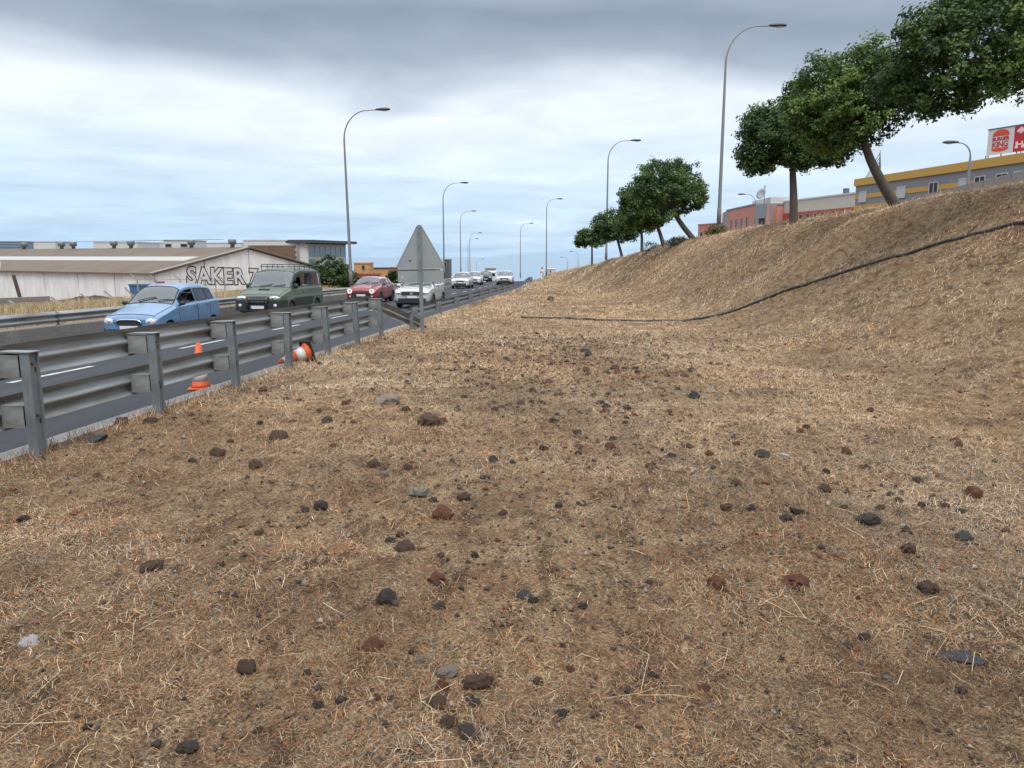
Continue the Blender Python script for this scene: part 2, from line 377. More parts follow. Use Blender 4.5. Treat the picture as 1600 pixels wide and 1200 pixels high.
def single_guardrail(label, d, y0, y1, zoff, hrail, step, side, group=None, mt=GALV):
    r0 = gline(y0, d); g = thing('guardrail', label, 'guardrail', (r0.x, r0.y, 0))
    zf = lambda yy: float(zroad(float(xg(yy))+d, yy))+zoff if d < -1 else float(base(yy))+zoff
    l2 = lambda p: Vector(p)-Vector((r0.x, r0.y, 0))
    pm_ = MB().box(-.03, .03, -.05, .05, -.6, hrail+.14).mesh('post', mt); s_ = MB().box(-.15*side, -.031*side, -.06, .06, hrail-.11, hrail+.12) if side > 0 else MB().box(.031, .15, -.06, .06, hrail-.11, hrail+.12)
    s_ = s_.mesh('spacer_block', mt); ys = np.arange(y0, y1, step)
    for y in ys:
        p = gline(y, d); t = (float(xg(y+.5))-float(xg(y-.5))); po = link('post', pm_, g, l2((p.x, p.y, zf(y))), (0, R(random.uniform(-2, 2)), -math.atan(t))); link('spacer_block', s_, po)
    for y in np.arange(y0-.3, y1-.3, step):
        path = [(l2(gline(q, d-.15*side)+Vector((0, 0, zf(q)+hrail))), (side, -.088*side, 0)) for q in np.linspace(y, y+step+.12, 4)]
        V, Fc = wbeam(path); link('rail', mesh_from('rail', V, Fc, mt, True), g)
    return g
single_guardrail('low single-rail guardrail running from the triangular sign into the distance', .0, 23.2, 132, .0, .36, 4.0, 1)
single_guardrail('single-rail guardrail on the far edge of the road below the dry grass', -10.05, 6, 130, .12, .50, 4.0, -1, mt=GALVD)

# ------------------------------------------------------------------ triangular traffic sign from behind
SGREY = mat('sign_back_grey', (.29, .31, .315), rough=.55, metal=.25, amount=.4, scale=3)
SEDGE = mat('sign_edge', (.30, .315, .32), rough=.5, metal=.3, amount=.3)
sb_ = gnd(660, 517); s0 = thing('warning_sign', 'grey back of a triangular road sign with a small rectangular plate below', 'road sign', sb_, (0, R(-.8), R(-2)))
MB().box(-.045, .045, -.03, .03, -.3, 2.68).build('post', GALV, s0)
for h in (1.55, 1.78, 2.15, 2.5): MB().lathe([(0, 0), (.012, 0), (.012, .01), (0, .01)], 8, (0, -.041, h), 'y').build('bolt', BOLT, s0)
def rtri(w, h, r, n=8):
    P3 = [Vector((-w/2, 0)), Vector((w/2, 0)), Vector((0, h))]; out_ = []
    cen = (P3[0]+P3[1]+P3[2])/3; ins = []
    for i in range(3):
        p, a, b = P3[i], P3[i-1], P3[(i+1) % 3]; d1 = (a-p).normalized(); d2 = (b-p).normalized(); bis = (d1+d2).normalized(); sn = math.sin(d1.angle(d2)/2); c = p+bis*(r/sn)
        n1 = Vector((d1.y, -d1.x)); n1 = n1 if n1.dot(c-p) < 0 else -n1; n2 = Vector((d2.y, -d2.x)); n2 = n2 if n2.dot(c-p) < 0 else -n2
        for k in range(n+1):
            t = k/n; q = n1.lerp(n2, t).normalized()*r+c; out_.append((q.x, q.y))
    return out_
tri = rtri(1.32, 1.20, .07)
pl = MB().prism([(x, z+1.60) for x, z in tri], .034, .046).build('plate', SGREY, s0)
ed = MB(); T2 = [(x, 0.020, z+1.60) for x, z in tri]; ed.tube(T2+[T2[0]], .014, 6, False); ed.build('rim', SEDGE, pl, True, (0, .02, 0))
MB().box(-.60, .60, .034, .046, 1.265, 1.565).build('supplementary_plate', SGREY, s0)
MB().box(-.30, -.24, .030, .0335, 1.80, 1.84).build('sticker', mat('sticker_dark', (.06, .06, .06)), s0)
pk = MB(); pk.box(-.52, -.505, .030, .0335, 1.36, 1.44).box(-.48, -.465, .030, .0335, 1.36, 1.44); pk.build('sticker', mat('pale_sticker', (.5, .52, .52)), s0)

# sign at the road's far side, only its edge reaches into view
ss = P(-13, 470, 24.0); sgl = thing('roadside_sign', 'round road sign with a white plate under it, on the far verge', 'road sign', (ss.x, ss.y, hz(ss.x, ss.y)))
zt = P(0, 412, 24).z-hz(ss.x, ss.y)
MB().box(-.04, .04, -.03, .03, -.3, zt+.4).build('post', GALV, sgl)
MB().lathe([(0, -.05), (.40, -.05), (.43, -.04), (.43, -.035), (0, -.035)], 32, (0, 0, zt+.0), 'y').build('disc', mat('sign_white', (.62, .62, .64), amount=.3), sgl)
MB().box(-.47, .47, -.05, -.035, zt-.78, zt-.47).build('plate', mat('sign_white', None), sgl)

# ------------------------------------------------------------------ traffic cones
CO = mat('cone_orange', (.62, .10, .022), rough=.6, col2=(.42, .06, .02), amount=.6, scale=9)
CW = mat('cone_white', (.62, .62, .60), rough=.5, col2=(.38, .37, .36), amount=.6, scale=12)
CB = mat('cone_base_black', (.022, .022, .024), rough=.8)
CBO = mat('cone_base_orange', (.60, .09, .02), rough=.7, col2=(.4, .05, .02), amount=.5)
def cone(label, loc_, rot, basemat, h=.72, rb=.135, bs=.20):
    c = thing('traffic_cone', label, 'traffic cone', loc_, rot)
    rr = lambda z: rb-(rb-.028)*z/h
    b = MB().box(-bs, bs, -bs, bs, 0, .035).build('base', basemat, c); bv = b.modifiers.new('bevel', 'BEVEL'); bv.width = .02; bv.segments = 2
    MB().lathe([(rr(0)+.02, .036), (rr(.05), .07), (rr(h), h), (rr(h)-.012, h), (.0, h-.002)], 28).build('body', CO, c, True)
    for z0, z1 in ((.13, .28), (.38, .53)): MB().lathe([(rr(z0)+.001, z0), (rr(z0)+.004, z0), (rr(z1)+.004, z1), (rr(z1)+.001, z1)], 28).build('band', CW, c, True)
    return c
q = gnd(430, 582)
# upright cone standing on the roadway behind the rails
cy = 11.4; cx = float(xg(cy))-.78; cone('orange and white cone standing upright behind the double guardrail', (cx, cy, float(zroad(cx, cy))+.002), (0, 0, .2), CBO, .74, .125, .165)
q = gnd(484, 566)
d_ = (gnd(448, 574)-q); az = math.atan2(d_.y, d_.x)
c2 = cone('fallen orange and white cone with a black base lying in the grass', (q.x-.02, q.y+.02, q.z+.19), (0, 0, 0), CB, .62, .15, .20)
c2.rotation_euler = (Matrix.Rotation(PI+.80, 4, 'Z') @ Matrix.Rotation(R(90+13), 4, 'Y') @ Matrix.Rotation(R(8), 4, 'Z')).to_euler()

# ------------------------------------------------------------------ lamp posts
POLE = mat('lamp_pole_grey', (.21, .215, .22), rough=.6, metal=.2, amount=.4, scale=2)
LHEAD = mat('lamp_head_dark', (.035, .038, .042), rough=.5, amount=.2)
LGL = mat('lamp_lens', (.45, .47, .48), rough=.2, amount=0)
def lamp(label, base_, h, arm, adir, group=None, tilt=0, n=10):
    t = thing('street_lamp', label, 'street lamp', base_, (0, R(tilt), adir), group)
    rad = arm*.62; pts = [(0, 0, -.4), (0, 0, .4), (0, 0, h*.5), (0, 0, h-rad*1.15)]; rs = [.115, .11, .085, .062]
    for k in range(1, 10):
        a = k/9*PI/2*1.02; pts.append((rad*(1-math.cos(a)), 0, h-rad*1.15+rad*1.15*math.sin(a))); rs.append(.052-.022*k/9)
    pts.append((arm-.35, 0, h+.02)); rs.append(.03)
    MB().tube(pts, rs, n).build('pole', POLE, t, True)
    MB().lathe([(.13, 0), (.13, .9), (.118, .93)], n, (0, 0, 0)).build('base_sleeve', POLE, t, True) if h > 8 else None
    hd = MB(); prof = [(-.46, .05, .05), (-.36, .11, .09), (-.05, .17, .125), (.25, .19, .13), (.46, .16, .10), (.56, .06, .04)]
    V = []; Fc = []
    for x, w, hh in prof:
        for k in range(10): a = 2*PI*k/10; V.append((arm+x, w*math.cos(a), h+.03+(hh if math.sin(a) > 0 else hh*.55)*math.sin(a)))
    for i in range(len(prof)-1):
        for k in range(10): Fc.append((i*10+k, i*10+(k+1) % 10, (i+1)*10+(k+1) % 10, (i+1)*10+k))
    Fc += [tuple(range(9, -1, -1)), tuple(range(50, 60))]
    hd.add(V, Fc); ho = hd.build('lamp_head', LHEAD, t, True)
    MB().ell((arm+.16, 0, h-.03), (.22, .125, .05), 12, 6).build('lens', LGL, ho, True)
    return t
def lampat(label, u, vb, Y, h=None, vt=None, arm=2.5, adir=0.0, tilt=0, zb=None, group=None):
    b = P(u, vb, Y)
    if zb is not None: b.z = zb
    if h is None: h = P(u, vt, Y).z-b.z
    return lamp(label, b, h, arm, adir, group, tilt)
lampat('tall curved lamp post rising beside the dark green bush by the road', 549, 446, 55, vt=173, arm=2.7, tilt=-.9)
lampat('curved lamp post rising just behind the triangular sign', 694, 432, 97, vt=286, arm=2.6)
lampat('slim curved lamp post between the triangular sign and the white cars', 720, 425, 148, vt=330, arm=2.5)
gl_ = 'distant curved lamp posts beyond the road crest'
for u, vt, Y in ((734.5, 364, 200), (731.5, 373, 230), (745, 405, 330)): lampat('small far-off curved lamp post rising beyond the crest of the road', u, 432, Y, vt=vt, arm=2.6, group=gl_)
lampat('tall curved lamp post behind the bank next to the pink building', 1123, 350, 47, vt=41, arm=2.85)
lampat('curved lamp post rising behind the row of small trees on the bank', 947, 407, 77, vt=220, arm=2.6)
lampat('curved lamp post rising above the walking person', 853.5, 430, 131, vt=311, arm=2.1)
lampat('thin curved lamp post rising above the white oncoming car', 813, 432, 170, vt=349, arm=2.3)
for u, vt, Y in ((889, 402, 260), (905, 393, 230)): lampat('faint far-off lamp post showing beyond the end of the bank', u-2, 425, Y, vt=vt, arm=2.0, adir=PI, group='faint lamps beyond the bank')
lampat('lamp post in front of the long yellow and grey building', 1511, 300, 52, vt=223, arm=1.25, adir=PI*.97)
lampat('small lamp post on top of the pink building with the dish', 1180, 345, 104, vt=304, arm=1.9, adir=PI)

# ------------------------------------------------------------------ vehicles
def paint(name, col, rough=.32, metal=.0, coat=.6): return mat(name, col, rough=rough, metal=metal, coat=coat, amount=.18, scale=2.5, spec=.5)
RUBBER = mat('tyre_rubber', (.018, .018, .019), rough=.85)
RIM = mat('wheel_rim', (.30, .31, .32), rough=.4, metal=.6, amount=.3)
RIMD = mat('dark_wheel_rim', (.05, .05, .052), rough=.4, metal=.5, amount=.3)
BLK = mat('black_plastic', (.022, .023, .025), rough=.6)
CAB = mat('cabin_dark', (.03, .031, .034), rough=.9)
SEATM = mat('seat_grey', (.075, .08, .09), rough=.9)
CHROME = mat('chrome', (.62, .63, .65), rough=.18, metal=.9, amount=0)
LIGHTW = mat('headlight_clear', (.62, .65, .68), rough=.08, amount=.5, col2=(.2, .21, .23), scale=14, coat=1)
DRL = mat('running_light', (.85, .88, .9), rough=.2, amount=0, emit=((1, .98, .92), .25))
AMBER = mat('amber_lens', (.75, .24, .04), rough=.2, amount=0, coat=1)
PLATE = mat('number_plate', (.62, .63, .64), rough=.5, amount=.2)
PBLUE = mat('plate_blue', (.03, .08, .35), rough=.5, amount=0)
GLASS = glassmat('car_glass', (.58, .66, .68)); GLASSD = glassmat('tinted_car_glass', (.10, .12, .16), 1.3)
SKIN = mat('skin', (.32, .19, .13), rough=.6, amount=.2)

def pchip(xs, ys):
    xs = np.array(xs, float); ys = np.array(ys, float); h = np.diff(xs); dl = np.diff(ys)/h; n = len(xs); m = np.zeros(n)
    for i in range(1, n-1):
        if dl[i-1]*dl[i] > 0: w1 = 2*h[i]+h[i-1]; w2 = h[i]+2*h[i-1]; m[i] = (w1+w2)/(w1/dl[i-1]+w2/dl[i])
    m[0] = dl[0]; m[-1] = dl[-1]
    def f(x):
        x = np.clip(np.asarray(x, float), xs[0], xs[-1]); i = np.clip(np.searchsorted(xs, x)-1, 0, n-2); t = (x-xs[i])/h[i]
        return ys[i]*(1+2*t)*(1-t)**2+h[i]*m[i]*t*(1-t)**2+ys[i+1]*t*t*(3-2*t)+h[i]*m[i+1]*t*t*(t-1)
    return f
class Car:
    # local frame: x runs from the nose to the tail, z up
    def __init__(s, name, label, cat, st, px, py, body, group=None, face=1):
        ang_ = math.atan2(1, float(xg(py+1)-xg(py-1))/2); s.st = st; s.L = st[-1][0]
        z = float(zroad(px, py)); s.root = thing(name, label, cat, (px, py, z), (0, math.atan(.0155), ang_ if face > 0 else ang_+PI), group)
        A = np.array(st, float); s.f = [pchip(A[:, 0], A[:, k]) for k in range(1, 6)]; s.m = body; s.holes = []; s.todo = []; s.wheels = []
    def sec(s, x):
        w, zb, ze, zt, wt = [float(f(x)) for f in s.f]; dr = .04+.05*min(1, max(0, (zt-ze-.15)/.3))
        return [(0, zb), (.80*w, zb), (.965*w, zb+.10), (w, zb+(ze-zb)*.58), (.985*w, ze), (.945*w, ze+.025), (wt, zt-dr), (.72*wt, zt-.012), (0, zt+.012)]
    def S(s, x, p, sd=1):
        q = s.sec(x); i = min(int(p), 7); t = p-i
        return Vector((x, sd*(q[i][0]*(1-t)+q[i+1][0]*t), q[i][1]*(1-t)+q[i+1][1]*t))
    def nrm(s, x, p, sd=1):
        e = .004; a = s.S(min(x+e, s.L), p, sd)-s.S(max(x-e, 0), p, sd); b = s.S(x, min(p+.02, 8), sd)-s.S(x, max(p-.02, 0), sd)
        n = a.cross(b)*(1 if sd > 0 else -1)*(-1); n = n.normalized()
        c = s.S(x, p, sd)-Vector((x, 0, .7)); return n if n.dot(c) > 0 else -n
    def patch(s, name, x0, x1, p0, p1, off, m, parent=None, sd=1, nx=8, np_=5, both=False, smooth=True):
        V = []; Fc = []
        if both: ps = [(8-(8-p0)*abs(q), 1 if q >= 0 else -1) for q in np.linspace(-1, 1, 2*np_+1)]
        else: ps = [(q, sd) for q in np.linspace(p0, p1, np_+1)]
        for x in np.linspace(x0, x1, nx+1):
            for p, d in ps: V.append(s.S(x, p, d)+s.nrm(x, min(p, 7.98), d)*off)
        k = len(ps); Fc = [(i*k+j, i*k+j+1, (i+1)*k+j+1, (i+1)*k+j) for i in range(nx) for j in range(k-1)]
        f0 = Fc[len(Fc)//2]; nn_ = (V[f0[1]]-V[f0[0]]).cross(V[f0[2]]-V[f0[0]]); pc, dc = ps[len(ps)//3]; xc_ = (x0+x1)/2
        if nn_.dot(s.nrm(xc_, min(pc, 7.9), dc)) < 0: Fc = [f[::-1] for f in Fc]
        me = mesh_from(name, V, Fc, m, smooth); return link(name, me, parent or s.root)
    def lens(s, name, xc_, pc, rx, rp, sd, m, parent=None, off=.008, dome=.03, n=20, sq=2.6):
        V = []; Fc = []; rings = (0, .35, .65, .85, 1.0)
        for r_ in rings:
            for j in range(n):
                a = 2*PI*j/n; ca, sa = math.cos(a), math.sin(a); k = (abs(ca)**sq+abs(sa)**sq)**(-1/sq)
                x = max(.0, xc_+rx*r_*ca*k); p = pc+rp*r_*sa*k; V.append(s.S(x, p, sd)+s.nrm(max(x, .01), p, sd)*(off+dome*(1-r_**2)))
        for i in range(len(rings)-1):
            for j in range(n): Fc.append((i*n+j, (i+1)*n+j, (i+1)*n+(j+1) % n, i*n+(j+1) % n))
        return link(name, mesh_from(name, V, Fc, m, True), parent or s.root)
    def hole(s, x0, x1, p0, p1): s.holes.append((x0, x1, p0, p1))
    def window(s, x0, x1, m, sd, p0=5.12, p1=5.88, open_=False):
        if sd > 0: s.hole(x0, x1, p0, p1)
        if not open_: s.todo.append(lambda: s.patch('window', x0, x1, p0, p1, .003, m, None, sd))
        def trim():
            pts = [s.S(x, p, sd)+s.nrm(x, p, sd)*.006 for x, p in [(x0, p0), ((x0+x1)/2, p0), (x1, p0), (x1, (p0+p1)/2), (x1, p1), ((x0+x1)/2, p1), (x0, p1), (x0, (p0+p1)/2), (x0, p0)]]
            MB().tube(pts, .012, 5, False).build('window_trim', BLK, s.root)
        s.todo.append(trim)
    def screen(s, x0, x1, m, name='windscreen', pa=6.1):
        if name == 'windscreen': s.scr = (x0, x1)
        s.hole(x0, x1, pa, 8); s.todo.append(lambda: s.patch(name, x0, x1, pa, 8, .003, m, None, 1, 8, 6, True))
    def body(s, arch=.34, wz=.29, wx=(), step=.045, sill=None):
        xs = set(np.round(np.concatenate([np.linspace(0, s.L, int(s.L/step)+1), [q[0] for q in s.st]]), 4)); ps = set(np.round(np.concatenate([np.linspace(0, 8, 8*4+1)]), 4))
        for a, b, c, d in s.holes: xs |= {round(a, 4), round(b, 4)}; ps |= {round(c, 4), round(d, 4)}
        xs = sorted(xs); xs = [x for i, x in enumerate(xs) if i == 0 or x-xs[i-1] > 1e-3]; ps = sorted(ps); V = []; np2 = len(ps)
        for x in xs:
            for p in ps: V.append(s.S(x, p, 1))
            for p in ps[1:-1][::-1]: V.append(s.S(x, p, -1))
        k = 2*np2-2; pm_ = ps+ps[1:-1][::-1]; Fc = []
        def inhole(x, p): return any(a-1e-4 <= x <= b+1e-4 and c-1e-4 <= p <= d+1e-4 for a, b, c, d in s.holes)
        for i in range(len(xs)-1):
            for j in range(k):
                j2 = (j+1) % k; p = (pm_[j]+(pm_[j2] if not (j == k-1) else 0))/2; xm = (xs[i]+xs[i+1])/2
                if inhole(xm, p): continue
                c = (V[i*k+j]+V[i*k+j2]+V[(i+1)*k+j]+V[(i+1)*k+j2])/4
                if p < 4 and abs(c.y) > .5*s.f[0](xm) and any((c.x-w)**2+(c.z-wz)**2 < arch**2 for w in wx): continue
                Fc.append((i*k+j, (i+1)*k+j, (i+1)*k+j2, i*k+j2))
        used = {q for f in Fc for q in f}
        for q in used:
            c = V[q]
            if abs(c.y) > .5*float(s.f[0](c.x)):
                for w in wx:
                    dd = math.hypot(c.x-w, c.z-wz)
                    if dd < arch and dd > 1e-5: V[q] = Vector((w+(c.x-w)*arch/dd, c.y, wz+(c.z-wz)*arch/dd))
        Fc += [tuple(range(k)), tuple((len(xs)-1)*k+j for j in range(k-1, -1, -1))]
        me = mesh_from('body', V, Fc, s.m, True); sh_ = {j for j in range(k) if pm_[j] in (4.0, 6.0)}; at_ = me.attributes.new('sharp_edge', 'BOOLEAN', 'EDGE')
        at_.data.foreach_set('value', [(e_.vertices[0] % k == e_.vertices[1] % k and e_.vertices[0] % k in sh_) or max(e_.vertices) < k or min(e_.vertices) >= len(V)-k for e_ in me.edges]); link('body', me, s.root)
        for sd in (1, -1): MB().tube([s.S(x, 6.0, sd)+s.nrm(x, 6.05, sd)*.002 for x in np.linspace(.12, s.screen_x, 9)], .007, 4).build('bonnet_seam', BLK, s.root)
        MB().tube([s.S(.12, 8-2*abs(q), 1 if q >= 0 else -1)+Vector((-.002, 0, .002)) for q in np.linspace(-1, 1, 13)], .007, 4).build('bonnet_seam', BLK, s.root)
        a_, b_ = s.scr; fr_ = [s.S(a_, 8-1.9*q, -1) for q in np.linspace(0, 1, 5)]+[s.S(x, 6.1, -1) for x in np.linspace(a_, b_, 6)]+[s.S(b_, 6.1+1.9*q, -1) for q in np.linspace(0, 1, 5)]
        fr_ = fr_+[Vector((p_.x, -p_.y, p_.z)) for p_ in fr_[::-1]]; MB().tube(fr_, .016, 5, False).build('windscreen_trim', BLK, s.root)
        for f in s.todo: f()
        W_ = max(q[1] for q in s.st); zb = max(.2, s.st[4][2]); zbelt = s.st[4][3]
        cb = MB().box(.45, s.L-.2, -.62*W_, .62*W_, zb+.02, zbelt*.62); cb.box(s.screen_x-.05, s.screen_x+.40, -.80*W_, .80*W_, zbelt*.62+.002, zbelt-.06); cb.build('cabin_floor', CAB, s.root)
    def wheel(s, x, r, w=.19, inset=.105, rim=RIM, spokes=5):
        y = float(s.f[0](x))-inset
        for sd in (1, -1):
            if ('w', r, w, rim.name) not in MATS:
                t = MB().lathe([(r*.62, -w/2), (r*.92, -w/2), (r, -w/2+.025), (r, w/2-.025), (r*.92, w/2), (r*.62, w/2)], 28, axis='y').mesh('wheel', RUBBER, True)
                rm = MB(); rm.lathe([(0, .0), (r*.60, .0), (r*.66, .03), (r*.66, .055), (r*.60, .045), (r*.56, .018), (0, .018)], 28, axis='y')
                for k in range(spokes):
                    a = 2*PI*k/spokes; d = Vector((math.cos(a), 0, math.sin(a))); rm.obox(d*r*.33+Vector((0, .03, 0)), d, (0, 1, 0), d.cross(Vector((0, 1, 0))), r*.30, .014, r*.075)
                rm.lathe([(0, .02), (r*.13, .02), (r*.12, .055), (0, .055)], 12, axis='y'); MATS[('w', r, w, rim.name)] = (t, rm.mesh('rim', rim))
            t, rm = MATS[('w', r, w, rim.name)]
            o = link('wheel', t, s.root, (x, sd*y, r), (0, random.uniform(0, 6), 0 if sd > 0 else PI)); link('rim', rm, o, (0, w/2-.05, 0))
        MB().box(x-r*1.08, x+r*1.08, -y+.1, y-.1, r*.5, r*1.9 if r < .33 else r*1.75).build('wheel_well', CAB, s.root)
    def archtrim(s, x, r, m, z, wd=.035):
        for sd in (1, -1):
            pts = [Vector((x+r*math.cos(a), sd*(float(s.f[0](x))-.005), z+r*math.sin(a))) for a in np.linspace(-.15, PI+.15, 14)]
            MB().tube(pts, wd, 6).build('arch_trim', m, s.root, True)
    def band(s, name, z0, z1, off, m, xend=.7, parent=None, half=None, taper=0):
        pts = []
        for x in np.linspace(xend, .0, 9): pts.append(Vector((x, s.wz(x, (z0+z1)/2)+off)))
        w0 = pts[-1].y
        for t in np.linspace(.85, 0, 6): pts.append(Vector((-off-.03*(1-t*t), w0*t)))
        pts = pts+[Vector((p.x, -p.y)) for p in pts[-2::-1]]
        if half is not None: pts = [p for p in pts if abs(p.y) <= half]
        V = []; n = len(pts)
        for p in pts: V += [(p.x, p.y, z0), (p.x-.004, p.y*1.004, (z0+z1)/2), (p.x, p.y, z1), (p.x+.05, p.y*.93, z1), (p.x+.05, p.y*.93, z0)]
        Fc = [(i*5+j, (i+1)*5+j, (i+1)*5+(j+1) % 5, i*5+(j+1) % 5) for i in range(n-1) for j in range(5)]+[tuple(range(5)), tuple((n-1)*5+j for j in (4, 3, 2, 1, 0))]
        return link(name, mesh_from(name, V, Fc, m, False), parent or s.root)
    def wz(s, x, z):
        q = s.sec(x)
        for i in range(8):
            (a, b), (c, d) = q[i], q[i+1]
            if i >= 1 and b <= z <= d and d > b: return a+(c-a)*(z-b)/(d-b)
        return q[3][0]
    def plate(s, z, x=-.06, w=.26, parent=None):
        p = MB().box(x-.008, x, -w, w, z-.055, z+.055).build('number_plate', PLATE, s.root); MB().box(x-.0105, x-.0085, w-.045, w-.002, z-.052, z+.052).build('plate_band', PBLUE, p)
    def mirrors(s, x, m, r=(.07, .10, .07), dz=.10):
        for sd in (1, -1):
            q = s.S(x, 5.0, sd); mo = MB().ell((q.x-.02, q.y+sd*.085, q.z+dz*.75), (r[0]*.8, r[1]*.85, r[2]*.85), 12, 8).tube([(q.x+.02, q.y-sd*.02, q.z+.02), (q.x, q.y+sd*.06, q.z+dz*.6)], .03, 6).build('mirror', m, s.root, True)
    def doors(s, xs, m, p0=2.15, p1=5.0, handle=True, hm=None):
        for sd in (1, -1):
            for x0, x1 in xs:
                for xa in (x0, x1): MB().tube([s.S(xa+(.03 if p < 2.6 else 0), p, sd)+s.nrm(xa, p, sd)*.0 for p in np.linspace(p0+.1, p1, 8)], .006, 4).build('door_seam', BLK, s.root)
                dpt = s.patch('door', x0+.012, x1-.012, p0, p1, .003, m, None, sd, 8, 8)
                q = s.S(x1-.14, 4.05, sd); hb = MB().box(q.x-.075, q.x+.075, min(q.y, q.y+sd*.03), max(q.y, q.y+sd*.03), q.z-.06, q.z-.03).build('handle', hm or m, dpt)
    def lamp2(s, y, z, r, amber=None, m=LIGHTW):
        for sd in (1, -1):
            x = next((q for q in np.linspace(0, .5, 60) if s.wz(q, z) >= y), .3); h = MB().ell((x+.015, sd*y, z), r, 20, 12).build('headlight', m, s.root, True)
            MB().ell((x+.015-r[0]*.75, sd*(y-r[1]*.15), z), (r[0]*.35, r[1]*.38, r[2]*.5), 12, 8).build('reflector', CHROME, h, True)
            if amber: MB().ell((x+.03+amber[0], sd*(y+amber[1]), z), amber[2], 14, 8).build('indicator', AMBER, h, True)
    def lamps(s, x, p, r, m=LIGHTW, amber=None):
        for sd in (1, -1):
            h = s.lens('headlight', x, p, r[0], r[1], sd, m)
            s.lens('reflector', x-r[0]*.15, p, r[0]*.42, r[1]*.5, sd, CHROME, h, .036, .01)
            if amber: s.lens('indicator', x+amber[0], p+amber[1], amber[2], amber[3], sd, AMBER, h, .022, .012)
    def wipers(s, x, m=BLK):
        for y0, y1 in ((.35, -.12), (-.2, -.62)):
            a = s.S(x, 8-min(1.9, abs(y0)/.45), 1); pts = []
            for t in np.linspace(0, 1, 4):
                yy = y0+(y1-y0)*t; xx = x+.05+.09*t; wt = float(s.f[4](xx)); pp = 8-abs(yy)/(.72*wt) if abs(yy) < .72*wt else 7-(abs(yy)-.72*wt)/(.28*wt); c = s.S(xx, max(pp, 6), 1 if yy > 0 else -1); pts.append(c+Vector((-.02, 0, .02)))
            MB().tube(pts, .012, 5).build('wiper', m, s.root)
    def seats(s, xs, z, w, tall=.62):
        for x in xs:
            for y in (-w, w):
                m = MB(); m.obox((x, y, z+tall/2), (.97, 0, -.2), (0, 1, 0), (.2, 0, .97), .05, .21, tall/2); m.obox((x+.09, y, z+tall+.10), (.97, 0, -.2), (0, 1, 0), (.2, 0, .97), .04, .12, .09); m.build('seat', SEATM, s.root)
        m = MB(); a = np.linspace(0, 2*PI, 15); m.tube([(s.screen_x+.52, -.34+.17*math.cos(t), z+.33+.16*math.sin(t)) for t in a], .014, 5, False); m.build('steering_wheel', BLK, s.root)

def lane(y, d): return float(xg(y))+d

# 1 blue hatchback
st = [(0, .61, .28, .55, .645, .52), (.035, .69, .22, .60, .695, .56), (.15, .735, .20, .67, .775, .60), (.50, .74, .19, .76, .87, .61), (.92, .75, .19, .87, .985, .635), (1.55, .75, .19, .93, 1.43, .545),
      (1.95, .75, .19, .95, 1.50, .555), (2.6, .75, .19, .975, 1.495, .55), (3.12, .74, .2, 1.0, 1.44, .53), (3.40, .71, .24, .98, 1.12, .57), (3.47, .67, .30, .80, .9, .55), (3.5, .58, .34, .6, .68, .5)]
BLUE = paint('light_blue_paint', (.085, .195, .345), coat=.9)
by = 19.2; c = Car('hatchback_car', 'light blue hatchback with its front window open', 'car', st, lane(by, -6.35), by, BLUE); c.screen_x = .92
c.screen(.98, 1.52, GLASS); c.screen(3.14, 3.36, GLASS, 'rear_window', 6.12)
c.window(1.22, 2.02, GLASS, 1, open_=False); c.window(1.22, 2.02, GLASS, -1, open_=True); c.window(2.12, 2.72, GLASS, 1); c.window(2.12, 2.72, GLASS, -1); c.window(2.80, 3.10, GLASS, 1); c.window(2.80, 3.10, GLASS, -1)
c.body(.32, .28, (.60, 2.95)); c.wheel(.60, .275, .16, .09); c.wheel(2.95, .275, .16, .09)
c.doors(((1.08, 2.06), (2.08, 2.78)), BLUE); c.mirrors(1.18, BLK); c.wipers(1.0); c.seats((1.95, 2.7), .55, .33, .50)
c.lamp2(.545, .585, (.042, .13, .085), amber=(.035, .085, (.075, .06, .078)))
gr = MB().prism([(-.30, .50), (.30, .50), (.33, .57), (.27, .625), (-.27, .625), (-.33, .57)], 0, .03).build('grille', BLK, c.root, rot=(0, 0, PI/2), loc=(-.005, 0, 0))
MB().tube([(-.045, y_, .535+.10*math.sqrt(max(0, 1-(y_/.35)**4))) for y_ in np.linspace(-.35, .35, 15)], .017, 6).build('grille_surround', CHROME, gr, True, rot=(0, 0, -PI/2))
c.band('bumper', .30, .46, .012, BLUE, .42); c.band('bumper_insert', .33, .40, .022, BLK, .30); c.plate(.43, -.075)
CARBLUE = c

# 2 green van
st = [(0, .79, .36, .78, .89, .70), (.06, .86, .31, .84, .94, .75), (.28, .895, .28, .94, 1.03, .79), (.85, .905, .27, 1.06, 1.16, .80), (1.05, .91, .27, 1.09, 1.20, .81), (1.80, .91, .27, 1.12, 1.83, .79),
      (2.3, .91, .27, 1.13, 1.91, .80), (4.1, .91, .27, 1.14, 1.91, .80), (4.52, .90, .28, 1.14, 1.86, .79), (4.66, .88, .32, 1.1, 1.2, .80), (4.70, .84, .38, .85, .95, .74), (4.74, .74, .42, .6, .7, .66)]
GREEN = paint('moss_green_paint', (.060, .090, .056), rough=.4, coat=.35); DGREEN = mat('dark_green_cladding', (.030, .042, .036), rough=.65)
vy = 28.4; c = Car('passenger_van', 'moss green van with a roof rack and black bumper', 'van', st, lane(vy, -6.95), vy, GREEN); c.screen_x = 1.05
c.screen(1.12, 1.76, GLASS); c.screen(4.54, 4.63, GLASSD, 'rear_window', 6.12)
for sd in (1, -1): c.window(1.40, 2.15, GLASS, sd, open_=(sd < 0)); c.window(2.27, 3.20, GLASSD, sd); c.window(3.26, 4.42, GLASSD, sd)
c.body(.39, .34, (.95, 3.75)); c.wheel(.95, .335, .21); c.wheel(3.75, .335, .21)
